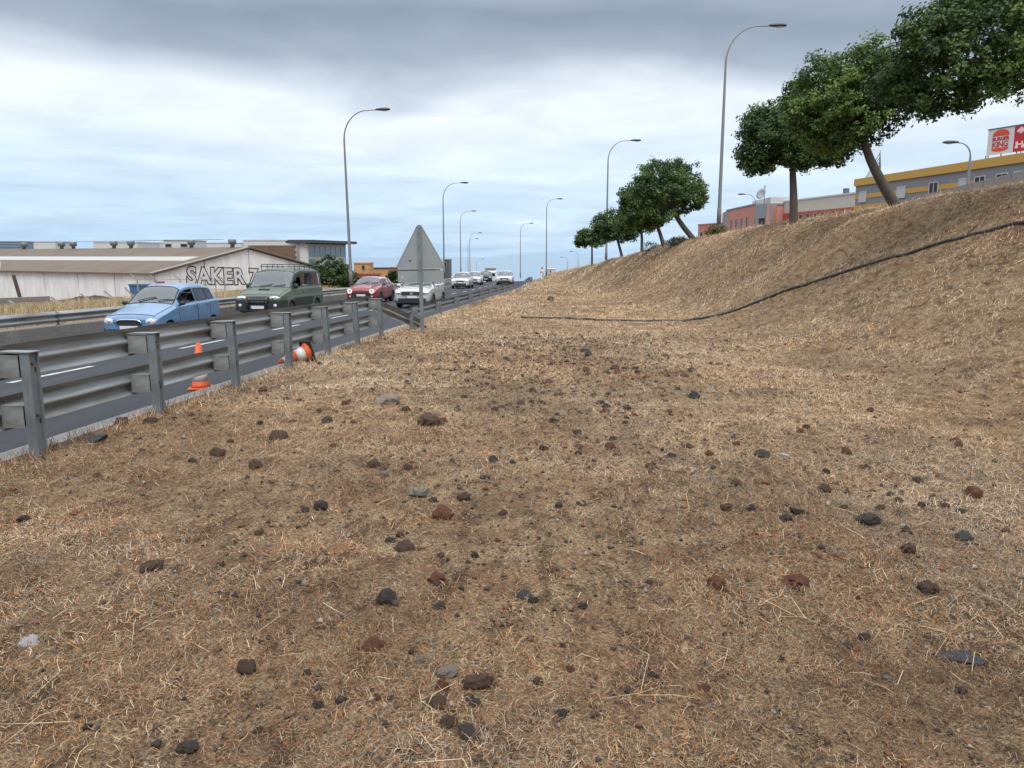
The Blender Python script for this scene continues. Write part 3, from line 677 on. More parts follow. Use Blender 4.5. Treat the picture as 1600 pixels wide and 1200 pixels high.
c.doors(((1.3, 2.22), (2.26, 3.24)), GREEN); c.mirrors(1.42, BLK, (.08, .12, .12), .14); c.wipers(1.08); c.seats((2.2, 3.1), .75, .42, .62)
for x in (.95, 3.75): c.archtrim(x, .41, DGREEN, .34, .04)
for sd in (1, -1): c.patch('side_cladding', 1.40, 3.30, 1.4, 3.1, .015, DGREEN, None, sd)
for sd in (1, -1): c.patch('waist_stripe', .5, 4.55, 3.12, 3.42, .006, mat('pale_green_stripe', (.13, .19, .13), rough=.5), None, sd, 24, 2)
c.band('bumper', .36, .74, .03, BLK, .62); c.plate(.50, -.085)
c.lamp2(.62, .835, (.05, .20, .075))
g = MB().prism([(-.36, .79), (.36, .79), (.32, .915), (-.32, .915)], 0, .04).build('grille', CHROME, c.root, rot=(0, 0, PI/2), loc=(-.01, 0, 0))
for k in range(12): MB().box(-.29+k*.0527-.017, -.29+k*.0527+.017, .0405, .046, .81, .895).build('grille_slot', BLK, g)
for sd in (1, -1): MB().ell((-.01, sd*.66, .56), (.06, .075, .075)).build('fog_lamp', LIGHTW, c.root, True)
bb = MB(); 
for sd in (1, -1): bb.tube([(-.06, sd*.34, .44), (-.14, sd*.36, .60), (-.13, sd*.38, .76), (-.03, sd*.40, .86)], .034, 8)
bb.tube([(-.10, -.36, .68), (-.13, 0, .69), (-.10, .36, .68)], .03, 8); bb.build('bull_bar', BLK, c.root, True)
MB().obox((.62, 0, 1.135), (1, 0, .2), (0, 1, 0), (-.2, 0, 1), .06, .20, .018).build('hood_scoop', BLK, c.root)
rk = MB()
for sd in (1, -1):
    rk.tube([(2.0, sd*.66, 1.98), (4.3, sd*.66, 1.98)], .022, 6); rk.tube([(2.05, sd*.66, 2.07), (4.25, sd*.66, 2.07)], .014, 6)
    for x in (2.05, 2.6, 3.15, 3.7, 4.25): rk.tube([(x, sd*.66, 1.84), (x, sd*.66, 2.07)], .014, 5)
for x in (2.02, 2.4, 2.8, 3.2, 3.6, 4.0, 4.28): rk.tube([(x, -.66, 1.98), (x, .66, 1.98)], .014, 5)
rk.tube([(2.05, -.66, 2.07), (2.05, .66, 2.07)], .014, 5); rk.build('roof_rack', BLK, c.root)

# 3 red compact
st = [(0, .70, .28, .60, .72, .56), (.05, .80, .22, .67, .80, .63), (.22, .865, .20, .77, .90, .70), (.70, .885, .19, .86, .985, .72), (1.22, .90, .19, .93, 1.045, .74), (1.80, .90, .19, .96, 1.385, .61),
      (2.3, .90, .19, .975, 1.445, .625), (3.4, .90, .19, 1.0, 1.425, .61), (3.85, .88, .22, 1.01, 1.36, .60), (4.12, .84, .26, .98, 1.08, .66), (4.20, .78, .3, .8, .9, .64), (4.25, .66, .34, .6, .68, .55)]
RED = paint('dark_red_paint', (.23, .022, .035), coat=.9)
def compact(label, y, d, pm_, group=None):
    c = Car('compact_car', label, 'car', st, lane(y, d), y, pm_, group); c.screen_x = 1.22
    c.screen(1.27, 1.77, GLASS); c.screen(3.9, 4.08, GLASS, 'rear_window', 6.12)
    for sd in (1, -1): c.window(1.50, 2.45, GLASS, sd); c.window(2.52, 3.15, GLASS, sd); c.window(3.22, 3.75, GLASS, sd)
    c.body(.35, .315, (.80, 3.45)); c.wheel(.80, .315, .20, .10, RIMD); c.wheel(3.45, .315, .20, .10, RIMD)
    c.doors(((1.35, 2.48), (2.5, 3.2)), pm_); c.mirrors(1.5, BLK); c.wipers(1.28); c.seats((2.25, 3.1), .5, .38, .56)
    return c
c = compact('dark red compact car with round ringed headlights and a bonnet stripe', 42.0, -7.0, RED)
for x in (.80, 3.45): c.archtrim(x, .36, BLK, .315, .035)
for sd in (1, -1):
    q = Vector((.045, sd*.63, .68)); MB().lathe([(0, -.035), (.085, -.035), (.085, -.03), (0, -.03)], 20, (q.x-.05, q.y-sd*.02, q.z), 'x').build('headlight', LIGHTW, c.root)
    MB().tube([(q.x-.085, q.y-sd*.02+.105*math.cos(a), q.z+.105*math.sin(a)) for a in np.linspace(0, 2*PI, 25)], .026, 6, False).build('light_ring', DRL, c.root, True)
    MB().ell((-.02, sd*.60, .40), (.03, .05, .05)).build('fog_lamp', LIGHTW, c.root, True)
    c.patch('bonnet_stripe', .2, 1.1, 6.35, 6.95, .005, BLK, None, sd, 8, 3)
g = MB().prism([(-.40, .36), (.40, .36), (.52, .47), (.45, .62), (-.45, .62), (-.52, .47)], 0, .05).build('grille', BLK, c.root, rot=(0, 0, PI/2), loc=(-.005, 0, 0))
MB().tube([(x_, .055, z_) for x_, z_ in [(-.40, .36), (.40, .36), (.52, .47), (.45, .62), (-.45, .62), (-.52, .47), (-.40, .36)]], .016, 6, False).build('grille_surround', BLK, g)
c.plate(.47, -.07); c.patch('roof_panel', 1.86, 3.6, 6.1, 8, .004, mat('pale_roof', (.42, .33, .34), rough=.35, coat=.6, amount=.1), None, 1, 10, 5, True)

# 4 white crossovers and hatchbacks
st_s = [(0, .70, .31, .67, .79, .60), (.05, .79, .25, .75, .86, .66), (.24, .845, .22, .83, .94, .72), (.70, .86, .21, .88, .975, .73), (1.02, .866, .21, .91, 1.01, .73), (1.68, .866, .21, .96, 1.48, .60),
        (2.15, .866, .21, 1.02, 1.555, .61), (3.1, .866, .21, 1.04, 1.53, .60), (3.65, .85, .23, 1.06, 1.46, .59), (3.93, .82, .27, 1.0, 1.12, .64), (4.02, .77, .32, .85, .95, .62), (4.07, .66, .36, .6, .7, .55)]
WHITE = paint('white_paint', (.60, .62, .63), coat=.7); SILV = paint('silver_white_paint', (.50, .525, .545), metal=.15, coat=.8); CREAM = paint('pale_cream_paint', (.56, .55, .51)); NAVY = paint('dark_navy_paint', (.02, .026, .035))
def crossover(name, label, y, d, pm_, sc=1.0, wing=1.0, simple=False, group=None):
    s2 = [(a*sc, b*wing, q, e*wing if 0 else e, f, g_*wing) for a, b, q, e, f, g_ in st_s]
    c = Car(name, label, 'car', s2, lane(y, d), y, pm_, group); c.screen_x = 1.02*sc
    c.screen(1.07*sc, 1.65*sc, GLASS); c.screen(3.7*sc, 3.9*sc, GLASS, 'rear_window', 6.12)
    for sd in (1, -1): c.window(1.35*sc, 2.2*sc, GLASS, sd); c.window(2.28*sc, 3.0*sc, GLASS, sd); c.window(3.08*sc, 3.5*sc, GLASS, sd)
    c.body(.36, .31, (.78*sc, 3.35*sc), .06); c.wheel(.78*sc, .315, .20); c.wheel(3.35*sc, .315, .20)
    if not simple: c.doors(((1.2*sc, 2.24*sc), (2.26*sc, 3.04*sc)), pm_, hm=BLK); c.wipers(1.08*sc)
    c.mirrors(1.35*sc, pm_, (.08, .12, .08)); c.seats((2.1*sc, 2.9*sc), .55, .36, .56)
    return c
def nose(c, grille, zg, lampr, lx=.11, lp=4.7, zp=.45, emblem=False, lower=None):
    g = MB().prism(grille, 0, .045).build('grille', BLK, c.root, rot=(0, 0, PI/2), loc=(-.005, 0, 0)); c.lamp2(.62, zg+.02, (.05, .16, .075))
    if emblem: MB().prism([(-.07, zg+.05), (-.085, zg), (-.045, zg-.07), (.045, zg-.07), (.085, zg), (.07, zg+.05)], .0455, .06).build('emblem', CHROME, g)
    if lower: c.band('bumper_grille', lower[0], lower[1], .02, BLK, .2, half=lower[2])
    c.plate(zp, -.078)
c = crossover('crossover_car', 'silver-white crossover with a black grille, behind the triangular sign', 35.6, -2.85, SILV); nose(c, [(-.46, .62), (.46, .62), (.50, .76), (-.50, .76)], .69, (.12, .19, .085), emblem=True, zp=.53, lower=(.27, .47, .70))
for x in (.78, 3.35): c.archtrim(x, .37, BLK, .31, .03)
c = crossover('hatchback_car', 'white car partly hidden behind the silver-white crossover', 56, -6.4, WHITE, simple=True); nose(c, [(-.4, .6), (.4, .6), (.4, .7), (-.4, .7)], .65, (.12, .17, .08))
c = crossover('hatchback_car', 'cream-white hatchback with a wide black lower grille', 73, -6.3, CREAM, 1.0, 1.02, True); nose(c, [(-.34, .64), (.34, .64), (.38, .72), (-.38, .72)], .68, (.14, .17, .10), lower=(.30, .50, .62), zp=.56)
c = crossover('hatchback_car', 'white car close behind the cream-white hatchback', 88, -6.6, WHITE, simple=True); nose(c, [(-.4, .55), (.4, .55), (.42, .68), (-.42, .68)], .65, (.12, .17, .08), lower=(.28, .42, .6))
c = crossover('saloon_car', 'dark navy car near the crest of the road', 112, -6.6, NAVY, 1.05, 1.0, True); nose(c, [(-.4, .55), (.4, .55), (.42, .68), (-.42, .68)], .65, (.12, .15, .07))
c = crossover('crossover_car', 'white crossover driving alone in the lane beside the guardrail', 86, -3.0, WHITE, 1.05, 1.06, True); nose(c, [(-.46, .60), (.46, .60), (.40, .76), (-.40, .76)], .68, (.12, .17, .08), lower=(.28, .50, .72), zp=.58)
# white box van beyond the crest
q = P(768, 436, 128); vb = thing('delivery_van', 'plain white van beyond the crest of the road', 'van', (q.x, q.y, float(zroad(q.x, q.y))), (0, 0, -.02))
bx_ = MB().box(-.85, .85, 0, 3.2, .45, 1.95).build('box_body', WHITE, vb); bv = bx_.modifiers.new('b', 'BEVEL'); bv.width = .08; bv.segments = 2
MB().prism([(-.8, .45), (.8, .45), (.78, 1.1), (.62, 1.75), (-.62, 1.75), (-.78, 1.1)], -1.2, -.002).build('cab', WHITE, vb); MB().box(-.62, .62, -1.215, -1.203, 1.15, 1.62).build('windscreen', GLASSD, vb)
for x in (-.78, .78):
    for y_ in (-.6, 2.4): MB().lathe([(0, -.1), (.33, -.1), (.33, .1), (0, .1)], 20, (x, y_, .33), 'x').build('wheel', RUBBER, vb)

# ------------------------------------------------------------------ people
def skinned(name, V, E, rad, m, parent=None, lvl=2, root=0, loc=None, rot=None):
    me = bpy.data.meshes.new(name); me.from_pydata(V, E, []); me.materials.append(m); o = link(name, me, parent, loc, rot)
    md = o.modifiers.new('skin', 'SKIN'); md.use_smooth_shade = True
    for i, r in enumerate(rad): me.skin_vertices[0].data[i].radius = (r, r) if not hasattr(r, '__len__') else r
    me.skin_vertices[0].data[root].use_root = True
    sb2 = o.modifiers.new('sub', 'SUBSURF'); sb2.levels = lvl; sb2.render_levels = lvl; return o
CLOTHW = mat('white_cloth', (.62, .61, .58), rough=.9, amount=.3); HAIR = mat('dark_hair', (.018, .015, .013), rough=.7); CLOTHD = mat('dark_cloth', (.035, .036, .042), rough=.9)
pp = gnd(840, 438); pp = Vector((float(xg(105))+1.35, 105, 0)); pp.z = hz(pp.x, pp.y)
w = thing('person', 'person in white clothes with dark hair walking along the verge', 'person', pp, (0, 0, R(170)))
V = [(0, 0, .95), (0, .01, 1.15), (0, .02, 1.38), (0, .02, 1.50), (0, -.01, 1.58), (0, -.02, 1.68), (.10, 0, .88), (.10, .09, .50), (.11, .22, .09), (.11, .12, .03), (-.10, 0, .88), (-.10, -.10, .48), (-.11, -.06, .08), (-.11, -.18, .03),
     (.18, .02, 1.40), (.23, -.06, 1.13), (.22, -.14, .90), (-.18, .02, 1.40), (-.24, .06, 1.13), (-.23, .02, .90), (.22, -.16, .82), (-.23, .0, .82)]
E = [(0, 1), (1, 2), (2, 3), (3, 4), (4, 5), (0, 6), (6, 7), (7, 8), (8, 9), (0, 10), (10, 11), (11, 12), (12, 13), (2, 14), (14, 15), (15, 16), (2, 17), (17, 18), (18, 19), (16, 20), (19, 21)]
rad = [.13, .12, .14, .06, .085, .085, .085, .06, .045, .04, .085, .06, .045, .04, .06, .045, .035, .06, .045, .035, .035, .035]
skinned('body', V, E, rad, SKIN, w)
sh = [0, 1, 2, 14, 15, 16, 17, 18, 19]; mp_ = {a: i for i, a in enumerate(sh)}
skinned('shirt', [V[i] for i in sh], [(mp_[a], mp_[b]) for a, b in E if a in mp_ and b in mp_], [rad[i]+.025 for i in sh], CLOTHW, w)
tr = [0, 6, 7, 8, 10, 11, 12]; mp_ = {a: i for i, a in enumerate(tr)}
skinned('trousers', [V[i] for i in tr], [(mp_[a], mp_[b]) for a, b in E if a in mp_ and b in mp_], [rad[i]+.025 for i in tr], CLOTHW, w)
MB().ell((0, .005, 1.70), (.10, .115, .115), 14, 10).build('hair', HAIR, w, True)
# driver in the blue hatchback, seen through the open window
dr = thing('person', 'driver in dark clothes sitting in the light blue hatchback', 'person', (0, 0, 0)); dr.matrix_world = Matrix.Identity(4)
cr = CARBLUE.root; Mx = Matrix.Translation(cr.location) @ cr.rotation_euler.to_matrix().to_4x4()
pos = Mx @ Vector((1.78, -.34, .50)); dr.location = pos; dr.rotation_euler = cr.rotation_euler
V = [(0, 0, .08), (.05, 0, .30), (.08, 0, .52), (.06, 0, .64), (.05, 0, .76), (-.40, .10, .10), (-.40, -.10, .10), (.05, .19, .50), (-.16, .23, .30), (-.45, .16, .38), (.05, -.19, .50), (-.14, -.24, .32), (-.42, -.16, .42)]
E = [(0, 1), (1, 2), (2, 3), (3, 4), (0, 5), (0, 6), (2, 7), (7, 8), (8, 9), (2, 10), (10, 11), (11, 12)]
skinned('body', V, E, [.14, .14, .15, .06, .095, .07, .07, .06, .045, .04, .06, .045, .04], CLOTHD, dr)
MB().ell((.065, 0, .80), (.105, .095, .10), 14, 10).build('hair', HAIR, dr, True)

# ------------------------------------------------------------------ trees and shrubs
BARK = mat('bark_grey_brown', (.105, .09, .078), rough=.95, col2=(.045, .038, .033), amount=.8, scale=7, bump=.8, bscale=18, stretch=(1, 1, .3))
def leafmat():
    m = bpy.data.materials.new('glossy_leaf'); m.use_nodes = True; t = m.node_tree; b = t.nodes['Principled BSDF']
    a = t.nodes.new('ShaderNodeAttribute'); a.attribute_name = 'tint'; t.links.new(a.outputs['Color'], b.inputs['Base Color']); b.inputs['Roughness'].default_value = .5; b.inputs['Specular IOR Level'].default_value = .35
    tr = t.nodes.new('ShaderNodeBsdfTranslucent'); t.links.new(a.outputs['Color'], tr.inputs[0]); mx_ = t.nodes.new('ShaderNodeMixShader'); mx_.inputs[0].default_value = .30
    o = t.nodes['Material Output']; t.links.new(b.outputs[0], mx_.inputs[1]); t.links.new(tr.outputs[0], mx_.inputs[2]); t.links.new(mx_.outputs[0], o.inputs[0]); return m
LEAF = leafmat()
def set_tint(me, C):
    at = me.color_attributes.new('tint', 'FLOAT_COLOR', 'POINT'); at.data.foreach_set('color', np.concatenate([C, np.ones((len(C), 1))], 1).astype(np.float32).ravel())
def leaves(name, cen, rad, n_cl, per, size, seed, parent, pal=None, spread=.30, upbias=.35):
    """leaf sprays: twig tips scattered over and inside a union of ellipsoids, each carrying a tuft of leaves"""
    g = np.random.default_rng(seed); cen = np.array(cen, float); rad = np.array(rad, float)
    wts = (rad[:, 0]*rad[:, 2]); wts = wts/wts.sum(); T = []; Nn = []
    while len(T) < n_cl:
        k = g.choice(len(cen), p=wts); d = g.normal(size=3); d /= np.linalg.norm(d); r = g.uniform(.30, 1)**.45*(1+.24*math.sin(d[0]*7+seed)*math.cos(d[2]*9+d[1]*5))+g.normal()*.05
        r = r*1.22 if g.random() < .07 else r; p = cen[k]+d*rad[k]*r
        ins = (((p-cen)/rad)**2).sum(1); ins[k] = 9
        if ins.min() < .42 and g.random() < .8: continue
        T.append(p); Nn.append(d)
    T = np.array(T); Nn = np.array(Nn); ct = g.normal(size=n_cl)*.5+ (fbm(T[:, 0]*.9+9, T[:, 2]*.9+T[:, 1], seed, 3)-.5)*3
    M = n_cl*per; ci = np.repeat(np.arange(n_cl), per); dl = g.normal(size=(M, 3)); dl /= np.linalg.norm(dl, axis=1)[:, None]
    pos = T[ci]+dl*(g.random(M)**.5)[:, None]*spread*g.uniform(.6, 1.2, n_cl)[ci][:, None]*np.array([1, 1, .75])
    nrm_ = dl*.5+Nn[ci]*.4+g.normal(size=(M, 3))*.55; nrm_[:, 2] += upbias; nrm_ /= np.linalg.norm(nrm_, axis=1)[:, None]
    a = np.cross(nrm_, g.normal(size=(M, 3))); a /= np.linalg.norm(a, axis=1)[:, None]; b = np.cross(nrm_, a)
    s = size*g.uniform(.6, 1.3, M)[:, None]
    V = np.stack([pos-a*s, pos-b*s*.48+nrm_*s*.12, pos+a*s, pos+b*s*.48+nrm_*s*.12], 1).reshape(-1, 3); Q = np.arange(M*4).reshape(M, 4)
    pal = pal or [(.026, .054, .016), (.070, .132, .032), (.215, .30, .066)]
    t = np.clip(.38+ct[ci]*.34+g.normal(size=M)*.16, 0, 1)[:, None]; P0, P1, P2 = [np.array(c) for c in pal]
    C = np.where(t < .5, P0+(P1-P0)*t*2, P1+(P2-P1)*(t-.5)*2); C = np.repeat(C, 4, 0)
    me = bpy.data.meshes.new(name); fast_mesh(me, V, Q); me.materials.append(LEAF); set_tint(me, C)
    return link(name, me, parent), T
def tree(label, Y, basepx, mids, blobs, n_cl, per, size, seed, r0=.16, group=None, spread=.30):
    """blobs: (u, v, radius in px wide, high, depth offset in m) read off the photograph at depth Y"""
    b = P(basepx[0], basepx[1], Y); b.z = hz(b.x, b.y); t = thing('ficus_tree', label, 'tree', b, group=group)
    pt = [Vector((0, 0, -.35))]+[P(u, v, Y)-b for u, v in mids]; pt[0] = pt[1]*(-.12) if pt[1].z > 0 else pt[0]; pt.insert(1, Vector((0, 0, 0)))
    sc = Y/F; cen = []; rad = []
    for u, v, ru, rv, dy in blobs: ru, rv = ru*.86, rv*.86; c = P(u, v, Y)-b; cen.append((c.x, c.y+dy, c.z)); rad.append((ru*sc, (ru+rv)*.5*sc*1.05, rv*sc))
    # smooth the trunk
    xs = np.arange(len(pt)); tt = np.linspace(0, len(pt)-1, 12); sm = [pchip(xs, [p[k] for p in pt]) for k in range(3)]
    line = [(float(sm[0](q)), float(sm[1](q)), float(sm[2](q))) for q in tt]; rr = [r0*(1.35 if i == 0 else 1.12 if i == 1 else 1-.04*i) for i in range(12)]
    tk = MB(); tk.tube(line, rr, 10); top = Vector(line[-1]); g = random.Random(seed)
    for c in cen:
        for _ in range(3):
            e = Vector(c)+Vector((g.uniform(-.5, .5)*rad[0][0], g.uniform(-.5, .5)*rad[0][1], g.uniform(-.2, .5)*rad[0][2])); m = top.lerp(e, .5)+Vector((g.uniform(-.2, .2), g.uniform(-.2, .2), g.uniform(-.25, .1)))
            tk.tube([top-Vector((0, 0, .2)), m, top.lerp(e, .8)], [r0*.42, r0*.2, r0*.05], 6)
    tk.build('trunk', BARK, t, True); leaves('crown', cen, rad, n_cl, per, size, seed, t, spread=spread); return t
TG = None
tree('big leafy tree with its crown high above the yellow building', 17, (1800, 245), [(1785, 200), (1750, 140), (1700, 80)],
     [(1500, 95, 105, 85, 0), (1560, 40, 120, 90, .4), (1450, 60, 66, 52, -.2), (1640, 70, 120, 90, -.4), (1720, 20, 110, 90, 0), (1600, -30, 120, 70, 0), (1480, 150, 52, 34, .3), (1420, 125, 40, 30, .6)], 1000, 56, .052, 3, .2, spread=.26)
tree('tree with a leaning dark trunk in front of the yellow building', 23.6, (1400, 313), [(1375, 280), (1358, 245), (1345, 205)],
     [(1335, 165, 85, 62, 0), (1290, 125, 50, 42, .3), (1345, 105, 48, 40, -.3), (1385, 150, 52, 48, 0), (1310, 205, 60, 36, .3), (1400, 110, 40, 36, .5), (1270, 180, 44, 40, .2)], 640, 56, .060, 5, .18, spread=.30)
tree('tree with an upright straight trunk beside the pink building', 31, (1240, 343), [(1240, 310), (1239, 280), (1238, 250)],
     [(1215, 215, 62, 48, 0), (1255, 185, 58, 50, .3), (1290, 220, 50, 42, 0), (1180, 245, 32, 28, 0), (1248, 150, 26, 28, 0), (1195, 190, 34, 26, .2), (1260, 245, 50, 24, -.2)], 640, 56, .070, 8, .19, spread=.32)
tree('largest of the far small trees, its pale trunk leaning left', 48, (1083, 373), [(1066, 352), (1056, 336), (1050, 318)],
     [(1045, 300, 50, 38, 0), (1072, 305, 36, 34, .4), (1025, 275, 34, 28, 0), (1055, 268, 30, 22, .4), (1090, 305, 18, 22, 0), (1010, 300, 28, 30, -.3)], 520, 50, .076, 11, .2, spread=.34)
tree('small tree just beyond the largest far tree, also leaning left', 53.5, (1037, 381), [(1031, 364), (1026, 350), (1022, 335)], [(1008, 325, 36, 32, 0), (990, 310, 24, 24, 0), (1020, 340, 26, 20, 0), (985, 340, 20, 16, .2)], 380, 40, .095, 13, .16, spread=.36)
tree('small tree with a thin upright trunk in the far row', 60, (1003, 391), [(1003, 375), (1002, 362), (1000, 345)], [(985, 335, 24, 22, 0), (1002, 345, 22, 18, 0), (975, 350, 16, 14, 0)], 260, 36, .10, 15, .14, spread=.38)
tree('small dense tree near the end of the bank', 70, (972, 401), [(968, 386), (965, 375), (962, 362)], [(950, 352, 28, 24, 0), (970, 358, 24, 22, 0), (940, 368, 18, 16, 0), (985, 362, 14, 14, 0)], 330, 36, .11, 17, .15, spread=.38)
tree('lowest and farthest small tree of the row on the bank', 84, (925, 413), [(925, 400), (925, 390), (924, 380)], [(918, 370, 19, 15, 0), (938, 370, 16, 14, 0), (908, 378, 10, 8, 0)], 270, 36, .12, 19, .14, spread=.38)
def shrub(label, c, r, n_cl, seed, size=.09, pal=None, name='shrub', spread=.3, z=None):
    b = Vector(c); t = thing(name, label, 'shrub', b); cen = [(0, 0, r[2]*.75)]; rad = [r]; g = random.Random(seed)
    for _ in range(4): cen.append((g.uniform(-.6, .6)*r[0], g.uniform(-.6, .6)*r[1], r[2]*g.uniform(.5, 1.1))); rad.append(tuple(q*g.uniform(.4, .65) for q in r))
    MB().tube([(0, 0, -.3), (0, 0, r[2]*.5), (.1, 0, r[2])], [.06, .05, .02], 6).build('stem', BARK, t); leaves('foliage', cen, rad, n_cl, 34, size, seed, t, pal, spread=spread)
SP = [(.022, .046, .014), (.045, .085, .022), (.10, .15, .04)]
q = P(520, 455, 58); shrub('large dark green bush behind the road lamp post', (q.x, q.y, hz(q.x, q.y)-.3), (1.75, 1.3, 1.35), 330, 31, .10, SP)
q = P(617, 447, 72); shrub('small green bush between the red car and the sign', (q.x, q.y, hz(q.x, q.y)-.2), (.9, .8, .95), 110, 33, .10, SP)
q = P(652, 425, 95); shrub('green bush showing between the two plates of the sign', (q.x, q.y, hz(q.x, q.y)), (2.6, 1.2, 1.4), 160, 34, .12, SP)
q = P(1118, 371, 44.5); shrub('yellowish bush at the foot of the lamp post', (q.x, q.y, hz(q.x, q.y)-.1), (.55, .4, .32), 60, 35, .06, [(.06, .06, .02), (.11, .11, .035), (.18, .16, .05)])
q = P(1062, 378, 48); shrub('low grey-green bush between the leaning trees', (q.x, q.y, hz(q.x, q.y)-.1), (.75, .4, .25), 60, 36, .06, [(.05, .06, .035), (.08, .09, .05), (.13, .13, .07)])
q = P(1018, 388, 55); shrub('sparse bare bush beside the thin tree trunks', (q.x, q.y, hz(q.x, q.y)-.1), (.5, .4, .4), 22, 37, .05, [(.05, .06, .035), (.07, .08, .05), (.11, .11, .07)])

# ------------------------------------------------------------------ buildings
GLB = mat('window_glass_dark', (.02, .026, .032), rough=.35, amount=.3, scale=1.5, spec=.3)
GLP = mat('window_blind_pale', (.42, .44, .46), rough=.4, amount=.4, scale=2)
FRW = mat('window_frame_grey', (.30, .31, .32), rough=.5)
def facade(name, label, A, B, depth, z0, z1, wm, cat='building', group=None, roof=None):
    A = Vector(A); B = Vector(B); d = B-A; t = thing(name, label, cat, (A.x, A.y, z0), (0, 0, math.atan2(d.y, d.x)), group)
    t['_L'] = d.xy.length; L = d.xy.length
    MB().box(0, L, 0, depth, 0, z1-z0).build('wall', wm, t)
    MB().box(-.1, L+.1, -.1, depth+.1, z1-z0+.002, z1-z0+.18).build('roof', roof or CONC, t)
    del t['_L']; return t, L
def win(t, x0, x1, z0, z1, gm=None, fr=None, fw=.07, mull=0, y=0.0):
    f = MB().box(x0-fw, x0, y-.06, y+.02, z0-fw, z1+fw).box(x1, x1+fw, y-.06, y+.02, z0-fw, z1+fw).box(x0, x1, y-.06, y+.02, z0-fw, z0).box(x0, x1, y-.06, y+.02, z1, z1+fw)
    for k in range(mull): xm = x0+(x1-x0)*(k+1)/(mull+1); f.box(xm-.03, xm+.03, y-.05, y+.02, z0, z1)
    o = f.build('window', fr or FRW, t); MB().box(x0+.001, x1-.001, y-.025, y-.003, z0+.001, z1-.001).build('pane', gm or GLB, o); return o
# warehouse with graffiti
WWALL = mat('whitewashed_wall', (.74, .745, .74), rough=.9, col2=(.50, .50, .49), amount=.9, scale=.9, bump=.2, bscale=8, stretch=(1, 1, .35))
ROOFB = mat('brown_fibre_roof', (.15, .118, .09), rough=.95, col2=(.10, .078, .06), amount=.9, scale=.5, stretch=(1, 1, 1))
PALE = mat('pale_roof_band', (.40, .40, .39), rough=.8, amount=.5)
DARKJ = mat('joint_dark', (.06, .058, .055), rough=.9)
C0 = P(240, 428, 75); ld = Vector((-.855, .518, 0)).normalized(); gd = Vector((.518, .855, 0)).normalized(); WG = 23.0; LG = 78.0
zb_ = P(240, 490, 75).z-1.2; ze_ = C0.z; zr_ = P(392, 388, 75+.855*WG/2).z
wh = thing('warehouse', 'long whitewashed warehouse with a brown roof and graffiti on its gable', 'warehouse', (C0.x, C0.y, zb_), (0, 0, math.atan2(gd.y, gd.x)))
# local frame: x along the gable, y along the long wall
he, hr = ze_-zb_, zr_-zb_
# solid core slightly inside, panels in front
co = MB(); co.add([(0.12, .12, 0), (WG-.12, .12, 0), (WG-.12, .12, he-.05), (WG/2, .12, hr-.1), (.12, .12, he-.05), (.12, LG-.12, 0), (WG-.12, LG-.12, 0), (WG-.12, LG-.12, he-.05), (WG/2, LG-.12, hr-.1), (.12, LG-.12, he-.05)],
          [(0, 1, 2, 3, 4), (9, 8, 7, 6, 5), (0, 4, 9, 5), (1, 6, 7, 2), (0, 5, 6, 1), (4, 3, 8, 9), (3, 2, 7, 8)]); co.build('wall', DARKJ, wh)
ys_ = np.linspace(0, LG, 13)
for a, b in zip(ys_[:-1], ys_[1:]): MB().box(0, .115, a+.06, b-.06, 0, he-.02).build('panel', WWALL, wh)
xs_ = [0.12, 5.8, 11.5, 17.2, WG]
for a, b in zip(xs_[:-1], xs_[1:]):
    tp = lambda x: he-.03+(hr-he)*(1-abs(x-WG/2)/(WG/2))-.06
    A_, B_ = a+.05, b-.05; MB().prism([(A_, 0), (B_, 0), (B_, tp(B_)), (A_, tp(A_))], 0, .115).build('panel', WWALL, wh)
for sgn in (0, 1):
    x0, x1 = (-.35, WG/2) if sgn == 0 else (WG+.35, WG/2); sl2 = (hr-he)/(WG/2)
    rf = MB(); n = 0; z0_ = he-.35*sl2; P0 = [(x0, z0_+.02), (x1, hr+.02), (x1, hr+.14), (x0, z0_+.14)]
    rf.prism(P0, -.3, LG+.3); r_ = rf.build('roof', ROOFB, wh)
    if sgn == 0:
        fr_ = lambda f: (x0+(x1-x0)*f, z0_+(hr-z0_)*f)
        (a, b), (c_, d2) = fr_(.44), fr_(.60); MB().prism([(a, b+.145), (c_, d2+.145), (c_, d2+.16), (a, b+.16)], 2, LG).build('pale_band', PALE, r_)
        MB().prism([(x0, z0_+.145), (x1, hr+.145), (x1, hr+.19), (x0, z0_+.19)], -.32, .25).build('verge_trim', CONC, r_)
    else: MB().prism([(x0, z0_+.145), (x1, hr+.145), (x1, hr+.19), (x0, z0_+.19)], -.32, .25).build('verge_trim', CONC, r_)
VENT = mat('vent_grey', (.20, .21, .22), rough=.6, metal=.3)
for u in (50, 108, 125, 188, 214, 307, 370):
    # place along the ridge where the photograph shows each vent
    best = min(np.linspace(0, LG, 400), key=lambda yy: abs(800+F*((C0+gd*WG/2+ld*yy).x)/((C0+gd*WG/2+ld*yy).y*1.0)-u+0))
    vt_ = MB().lathe([(.22, .0), (.22, .35), (.42, .45), (.45, .85), (.38, .95), (0, 1.0)], 14).build('roof_vent', VENT, wh, True, (WG/2+.0, float(best), hr+.05))
MB().tube([(WG/2, y_, hr+1.0) for y_ in np.linspace(4, 40, 8)], .03, 5).build('ridge_wire', VENT, wh)
